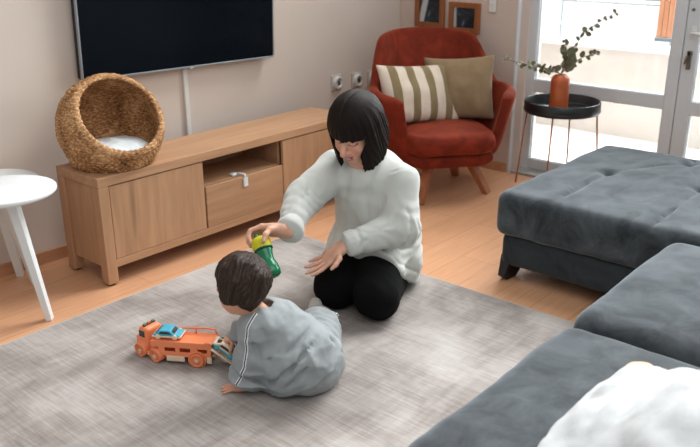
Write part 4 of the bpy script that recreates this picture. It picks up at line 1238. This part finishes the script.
# trousers
SP = SDF()
SP.add(p_ell((1.838, 1.822, 0.092), (0.130, 0.116, 0.100), RK))
SP.chain([khR, kkR, kfR + arr((-0.035, -0.05, 0.005))], [0.086, 0.076, 0.050], 0.03)
SP.chain([khL, kkL, kfL + arr((-0.03, -0.02, 0.0))], [0.085, 0.07, 0.048], 0.03)
def pf(p):
    a = p @ RK
    ax = (kkR - khR) / np.linalg.norm(kkR - khR); s = (p - khR) @ ax
    g = np.exp(-(np.linalg.norm(p - (khR * 0.55 + kkR * 0.45), axis=1) / 0.12) ** 2)
    return -0.005 * vnoise(p * 10 + 8) - 0.002 * vnoise(p * 45) - 0.006 * (1 - 2 * np.abs(vnoise(a * np.array([13., 20., 11.]) + 2))) - 0.005 * g * np.sin(s * 120 + 5 * vnoise(p * 12))
_pb = SDF(); _pb.ops = list(SP.ops)
SP.disp.append(crease([([(322, 338), (326, 350), (322, 364)], 0.008, 0.006), ([(332, 345), (334, 358), (328, 372)], 0.007, 0.006), ([(316, 352), (320, 366), (314, 382)], 0.008, 0.006), ([(312, 330), (322, 333), (332, 330)], 0.006, 0.006), ([(308, 372), (304, 386)], 0.007, 0.006)], _pb))
SP.disp.append(pf)
sdf_obj('trousers', Floor(SP, 0.011), (1.62, 1.64, 0.0), (2.40, 2.30, 0.26), 0.005, M['romper'], ki, M=KM, margin=0.03)
for f, kk in ((kfR, kkR), (kfL, kkL)):
    u = arr((f - kk)); u[2] = 0; u /= np.linalg.norm(u)
    Sx = SDF().chain([f - u * 0.06, f, f + u * 0.045 + arr((0, 0, 0.018))], [0.034, 0.034, 0.027], 0.02)
    sdf_obj('sock', Floor(Sx, 0.011), f - 0.13, f + 0.13, 0.006, M['sock'], ki, M=KM)

# piping laid on the cloth: white cord with a navy core
def ribbon(name, sdf, pts, dirs, mats, off=0.0):
    pts = [arr(p) for p in pts]; out = []
    N = 26
    for k in range(N):
        s = k / (N - 1) * (len(pts) - 1); i = min(int(s), len(pts) - 2); f = s - i
        p = pts[i] * (1 - f) + pts[i + 1] * f; dv_ = arr(dirs[i]) * (1 - f) + arr(dirs[i + 1]) * f; dv_ /= np.linalg.norm(dv_)
        ts = np.linspace(0, 0.2, 101); v = sdf(p + ts[:, None] * dv_)
        j = np.argmax(v > 0) if (v > 0).any() else 60
        out.append((p + dv_ * ts[j], dv_))
    wo_, na = MB(), MB()
    A = [Vector(p) for p, _ in out]; Dn = [Vector(d) for _, d in out]
    side = [((A[min(i + 1, N - 1)] - A[max(i - 1, 0)]).cross(Dn[i])).normalized() for i in range(N)]
    for sg in (-1, 1): wo_.tube([A[i] + side[i] * 0.0040 * sg for i in range(N)], 0.0026, 8)
    na.tube([A[i] + Dn[i] * 0.0006 for i in range(N)], 0.0024, 8)
    o = wo_.build(name, M['white_trim'], ki, label='white piping with a navy core'); o.matrix_parent_inverse = KM.inverted()
    n_ = na.build('piping_core', M['navy_trim'], o); return o
side_dir = arr((-0.80, -0.55, 0.25))
ribbon('piping', shirt, [(1.738, 1.925, 0.300), kshL + arr((0.0, 0, 0.0)), kelL, kwrL + arr((0, 0, 0.028))],
       [(-0.62, -0.30, 0.75), (-0.92, -0.28, 0.35), (-0.95, -0.30, 0.05), (-0.93, -0.36, 0.0)], None)
ax = (kfR - kkR) / np.linalg.norm(kfR - kkR)
ribbon('piping', Floor(SP, 0.011), [kkR + ax * 0.01, kkR + ax * 0.06, kkR + ax * 0.13], [(0.6, -0.5, 0.5), (0.6, -0.5, 0.45), (0.62, -0.5, 0.35)], None)

# hair
def khair(p):
    q = HK.loc(p); x, y, z = q.T
    th = np.arctan2(x, y)
    d = p_ell((0, -0.020, 0.032), (0.104, 0.116, 0.096))(q)
    b = p_ell((0, -0.046, -0.018), (0.078, 0.080, 0.090))(q)
    h = np.clip(0.5 + 0.5 * (d - b) / 0.03, 0, 1); d = d * (1 - h) + b * h - 0.03 * h * (1 - h)
    c = arr((0.012, -0.045, 0.125))                        # whorl on the crown: tufts run away from it
    v = q - c; an = np.arctan2(v[:, 0], v[:, 1]); r = np.linalg.norm(v, axis=1)
    d = d - 0.0022 * np.sin(an * 26 + r * 60 + 6 * vnoise(q * 22)) * np.clip(r / 0.06, 0.2, 1) - 0.006 * vnoise(q * 24 + 3) - 0.0025 * vnoise(q * np.array([75., 75., 45.])) - 0.0012 * vnoise(q * 120)
    line = -0.078 + 0.02 * vnoise(q * 40) + np.clip(y + 0.01, 0, 1) * 0.85
    d = np.maximum(d, (line - z) * 0.8)
    ear = p_ell((0.092, 0.0, -0.045), (0.034, 0.034, 0.062))(q); ear2 = p_ell((-0.083, 0.0, -0.012), (0.03, 0.024, 0.03))(q)
    return np.maximum(d, -np.minimum(ear, ear2))
M['hair_brown'] = hair_mat('brown toddler hair', srgb(26, 19, 16), srgb(84, 61, 48), 46, 0.22)
sdf_obj('hair', khair, HK.c - 0.20, HK.c + 0.20, 0.0034, M['hair_brown'], ki, M=HK.mat(), margin=0.04)
# orange collar edge
MB().tube([(1.757 + 0.046 * math.cos(a), 1.928 + 0.043 * math.sin(a), 0.318 - 0.02 * math.cos(a + 0.8)) for a in np.linspace(PI * 0.9, PI * 2.1, 18)], 0.006, 8).build('collar_edge', plain('orange collar', srgb(214, 140, 70), 0.8, vary=0.1), ki).matrix_parent_inverse = KM.inverted()
# ------------------------------------------------------------------ the green cup in the woman's right hand
ax = Vector(cupB - cupT); Lc = ax.length; zq = (-ax).normalized()
cup = empty('drinking_cup', cupB, 0, 'green drinking cup with yellow lid held in the right hand of the woman', 'cup')
xq = Vector((0, 0, 1)).cross(zq).normalized(); yq = zq.cross(xq)
Mq = Matrix((xq, yq, zq)).transposed().to_4x4(); Mq.translation = Vector(cupB); cup.matrix_basis = Mq
M['cup_green'] = plain('green translucent plastic', srgb(10, 128, 84), 0.18, 0.5, vary=0.1, trans=0.25)
M['cup_lid'] = plain('yellow lid', srgb(206, 200, 34), 0.4, 0.4, vary=0.04)
MB().lathe([(0, 0), (0.026, 0), (0.033, 0.006), (0.0355, 0.02), (0.034, 0.042), (0.029, 0.062), (0.0275, 0.075), (0.030, 0.092), (0.0345, 0.108), (0.035, 0.118), (0, 0.118)], 40).build('bottle_body', M['cup_green'], cup)
MB().lathe([(0.036, 0.112), (0.0385, 0.114), (0.0385, 0.122), (0.036, 0.124)], 40, close=True).build('lid_ring', plain('dark green ring', srgb(10, 70, 52), 0.4, vary=0.05), cup)
pr = [(0.0385, 0.121), (0.039, 0.140), (0.0375, 0.156), (0.033, 0.166), (0.024, 0.171), (0, 0.172)]
ld = MB(); ld.lathe(pr, 40)
for k in range(30):
    a = 2 * PI * k / 30; ld.box((0.0388 * math.cos(a), 0.0388 * math.sin(a), 0.138), (0.002, 0.003, 0.026), rot=(0, 0, a), bev=0)
lid = ld.build('lid', M['cup_lid'], cup)
MB().lathe([(0.011, 0.168), (0.0105, 0.184), (0.006, 0.188), (0, 0.188)], 20, Matrix.Translation((0.008, 0, 0))).build('spout', M['cup_green'], lid)

# ------------------------------------------------------------------ toy car transporter
def wheel(parent, x, y, r, side):
    Mx = Matrix.Translation((x, y, r)) @ Matrix.Rotation(-PI / 2 * side, 4, 'X')
    o = MB().lathe([(0, -0.009), (r * 0.96, -0.009), (r, -0.006), (r, 0.005), (r * 0.94, 0.008), (r * 0.80, 0.009), (r * 0.74, 0.003), (r * 0.50, 0.002), (r * 0.44, 0.006), (0, 0.006)], 32, Mx).build('wheel', M['toy_orange'], parent)
    hb = MB().lathe([(0, 0.011), (r * 0.2, 0.010), (r * 0.24, 0.005), (0, 0.004)], 14, Mx)
    for k in range(5):
        a = 2 * PI * k / 5
        hb.box(Mx @ Vector((r * 0.3 * math.cos(a), r * 0.3 * math.sin(a), 0.009)), (0.004, 0.004, 0.004), bev=0.001)
    hb.build('hub', M['toy_cream'], o)
    return o
FT = Vector((-0.53, 0.845, 0)).normalized(); rzT = math.atan2(FT.y, FT.x)
TO = Vector((1.706, 2.264, 0.0105))
tr = empty('toy_truck', TO, rzT, 'orange plastic toy car transporter truck with cream ramp on the rug beside the toddler', 'toy')
WZ, WR = 0.043, 0.0285
mb = MB()
for s in (-1, 1):
    mb.box((0.063, s * WZ, 0.086), (0.244, 0.006, 0.026), bev=0.002)       # upper side band
    mb.box((0.048, s * WZ, 0.046), (0.206, 0.006, 0.020), bev=0.002)       # lower side band
    for xx, ww in ((-0.048, 0.016), (0.012, 0.030), (0.078, 0.018), (0.143, 0.026)): mb.box((xx, s * WZ, 0.066), (ww, 0.0058, 0.03), bev=0.001)
mb.box((0.063, 0, 0.094), (0.244, 0.082, 0.006), bev=0.001)                  # upper deck
mb.box((0.048, 0, 0.040), (0.204, 0.082, 0.006), bev=0.001)                  # lower deck
mb.box((0.151, 0, 0.068), (0.008, 0.082, 0.05), bev=0.002)                   # front board
mb.box((0.165, 0, 0.066), (0.045, 0.06, 0.014), bev=0.003)                   # neck over the cab wheels
tl = mb.build('trailer', M['toy_orange'], tr)
for s in (-1, 1):                                                            # raised rail along each side
    r_ = MB().tube([(0.120, s * WZ, 0.094), (0.112, s * WZ, 0.112), (0.05, s * WZ, 0.117), (-0.02, s * WZ, 0.120), (-0.047, s * WZ, 0.118), (-0.056, s * WZ, 0.094)] if s < 0 else
                  [(-0.030, s * WZ, 0.094), (-0.036, s * WZ, 0.101), (-0.050, s * WZ, 0.101), (-0.056, s * WZ, 0.094)], 0.0038, 8)
    if s < 0: r_.tube([(0.03, s * WZ, 0.094), (0.028, s * WZ, 0.118)], 0.0038, 8)
    r_.build('rail', M['toy_orange'], tl)
    Mx = Matrix.Translation((0, s * (WZ - 0.004), WR)) @ Matrix.Rotation(-PI / 2 * s, 4, 'X')
    MB().lathe([(0.030, 0), (0.036, 0), (0.036, 0.012), (0.030, 0.012)], 32, Mx, close=True).build('wheel_arch', M['toy_orange'], tl)
    MB().box((0.088, s * (WZ + 0.001), 0.027), (0.074, 0.008, 0.024), bev=0.003).build('side_skirt', M['toy_cream'], tr, label='cream lower side skirt')
    MB().box((-0.047, s * (WZ + 0.001), 0.028), (0.020, 0.008, 0.028), bev=0.003).build('rear_bumper', M['toy_cream'], tr, label='cream rear bumper')
    wheel(tr, 0.0, s * 0.050, WR, s)
rp = MB()
rp.bar((-0.056, 0, 0.076), (-0.155, 0, 0.004), 0.080, 0.005, bev=0.001, up=(0, 1, 0))
for s in (-1, 1): rp.bar((-0.054, s * 0.040, 0.078), (-0.155, s * 0.040, 0.007), 0.005, 0.014, bev=0.001, up=(0, 1, 0))
rp.build('ramp', M['toy_cream'], tr, label='cream loading ramp')
# cab, turned on its fifth wheel
FC = Vector((-0.12, 0.993, 0)).normalized()
mid = Vector((1.631, 2.396, 0.0105))
Mt = Matrix.Translation(TO) @ Matrix.Rotation(rzT, 4, 'Z')
Mcab = Mt.inverted() @ Matrix.Translation(mid) @ Matrix.Rotation(math.atan2(FC.y, FC.x), 4, 'Z')
R_ = 0.0265
S = SDF().box((0.074, 0, 0.082), (0.028, 0.038, 0.042), 0.013)
S.box((0.104, 0, 0.056), (0.020, 0.036, 0.024), 0.012, 0.010)
S.box((0.02, 0, 0.036), (0.05, 0.028, 0.010), 0.005, 0.006)
for xx in (0.0, 0.083):
    for s in (-1, 1): S.add(p_cap((xx, s * 0.030, 0.030), (xx, s * 0.040, 0.030), 0.033, 0.033), 0.005)
for xx in (0.0, 0.083):
    for s in (-1, 1): S.sub(p_cap((xx, s * 0.066, 0.0265), (xx, s * 0.070, 0.0265), 0.0295, 0.0295), 0.002)
S.disp.append(lambda p: np.maximum(0, 0.016 - p[:, 2]) * 1.2)
cab = sdf_obj('cab', S, (-0.05, -0.06, 0.0), (0.14, 0.06, 0.135), 0.0026, M['toy_orange'], tr, margin=0.02)
cab.matrix_basis = Mcab
for s in (-1, 1):
    MB().box((0.080, s * 0.0382, 0.096), (0.030, 0.003, 0.026), bev=0.0015).build('window', M['toy_dark'], cab)
    MB().box((0.041, s * 0.038, 0.021), (0.030, 0.010, 0.018), bev=0.003).build('side_step', M['toy_cream'], cab, label='cream side step')
MB().box((0.1022, 0, 0.097), (0.003, 0.058, 0.026), bev=0.0015).build('windscreen', M['toy_dark'], cab)
MB().box((0.124, 0, 0.040), (0.006, 0.056, 0.012), bev=0.002).build('bumper', M['toy_cream'], cab)
lb = MB().box((0.078, 0, 0.1265), (0.012, 0.060, 0.006), bev=0.002).build('light_bar', M['toy_dark'], cab)
for yy, nm, mt in ((0.021, 'green_light', 'toy_green'), (0.0, 'red_light', 'toy_red'), (-0.021, 'green_light', 'toy_green')):
    MB().box((0.078, yy, 0.131), (0.009, 0.015, 0.007), bev=0.002).build(nm, M[mt], lb)
for xx in (0.0, 0.083):
    for s in (-1, 1): wheel(cab, xx, s * 0.046, R_, s)

def toy_car(name, M4, L, W, H, body, trim, label):
    o = empty(name, (0, 0, 0), 0, label, 'toy car'); o.matrix_basis = M4
    poly = [(-L / 2, 0.010), (-L / 2 - 0.002, H * 0.45), (-L * 0.42, H * 0.56), (-L * 0.26, H * 0.94), (-L * 0.18, H), (L * 0.10, H), (L * 0.16, H * 0.95), (L * 0.28, H * 0.60), (L * 0.46, H * 0.50), (L / 2, H * 0.40), (L / 2, 0.010)]
    Mr = Matrix.Translation((0, W / 2, 0)) @ Matrix.Rotation(PI / 2, 4, 'X')
    b = MB().prism(poly, W, Mr, bev=0.005).build('car_body', body, o)
    gp = [(-L * 0.27, H * 0.62), (-L * 0.19, H * 0.90), (L * 0.09, H * 0.90), (L * 0.20, H * 0.62)]
    MB().prism(gp, W + 0.002, Matrix.Translation((0, W / 2 + 0.001, 0)) @ Matrix.Rotation(PI / 2, 4, 'X'), bev=0.001).build('side_window', M['toy_dark'], b)
    MB().bar((L * 0.275, 0, H * 0.64), (L * 0.17, 0, H * 0.93), W * 0.72, 0.003, bev=0.001, up=(1, 0, 0.1)).build('windscreen', M['toy_dark'], b)
    MB().bar((-L * 0.40, 0, H * 0.62), (-L * 0.275, 0, H * 0.92), W * 0.72, 0.003, bev=0.001, up=(1, 0, 0.1)).build('rear_window', M['toy_dark'], b)
    MB().box((0, 0, 0.012), (L + 0.004, W + 0.003, 0.008), bev=0.003).build('lower_trim', trim, o)
    for xx in (-L * 0.30, L * 0.30):
        for s in (-1, 1):
            MB().lathe([(0, -0.004), (0.011, -0.004), (0.011, 0.003), (0.006, 0.004), (0, 0.004)], 20, Matrix.Translation((xx, s * W / 2, 0.011)) @ Matrix.Rotation(-PI / 2 * s, 4, 'X')).build('wheel', trim, o)
    return o
toy_car('toy_car', Mt @ Matrix.Translation((0.125, 0, 0.0975)) @ Matrix.Rotation(PI, 4, 'Z'), 0.112, 0.060, 0.038, M['toy_blue'], M['toy_cream'], 'blue toy car standing on the upper deck of the orange toy truck')
sl = math.atan2(0.072, 0.099)
toy_car('toy_car', Mt @ Matrix.Translation((-0.094, 0, 0.0520)) @ Matrix.Rotation(-sl, 4, 'Y') @ Matrix.Rotation(PI, 4, 'Z'), 0.105, 0.060, 0.038, M['toy_cream'], M['toy_blue'], 'cream toy car with blue trim on the lowered ramp under the toddler hand')
# ------------------------------------------------------------------ light
w = bpy.data.worlds.new('world'); scn.world = w; w.use_nodes = True
bg = w.node_tree.nodes['Background']; bg.inputs[0].default_value = (0.93, 0.97, 1.0, 1); bg.inputs[1].default_value = 0.50
def area(name, loc, target, size, power, color=(1, 1, 1)):
    l = bpy.data.lights.new(name, 'AREA'); l.shape = 'RECTANGLE'; l.size, l.size_y = size; l.energy = power; l.color = color
    o = bpy.data.objects.new(name, l); COL.objects.link(o); o.location = loc
    o.rotation_euler = (Vector(target) - Vector(loc)).to_track_quat('-Z', 'Y').to_euler(); return o
area('daylight_window', (6.1, 1.3, 2.3), (2.2, 1.9, 0.2), (3.4, 1.6), 230, (0.95, 0.98, 1.0))
area('sky_over_balcony', (6.6, 2.0, 5.0), (5.9, 2.0, 0.0), (2.5, 5.0), 330)
area('sky_over_yard', (20, 6, 14), (20, 6, -5), (20, 20), 9000)
area('ceiling_bounce', (1.2, 0.2, 2.9), (2.2, 2.4, 0.2), (3.0, 2.0), 34, (1.0, 0.96, 0.92))
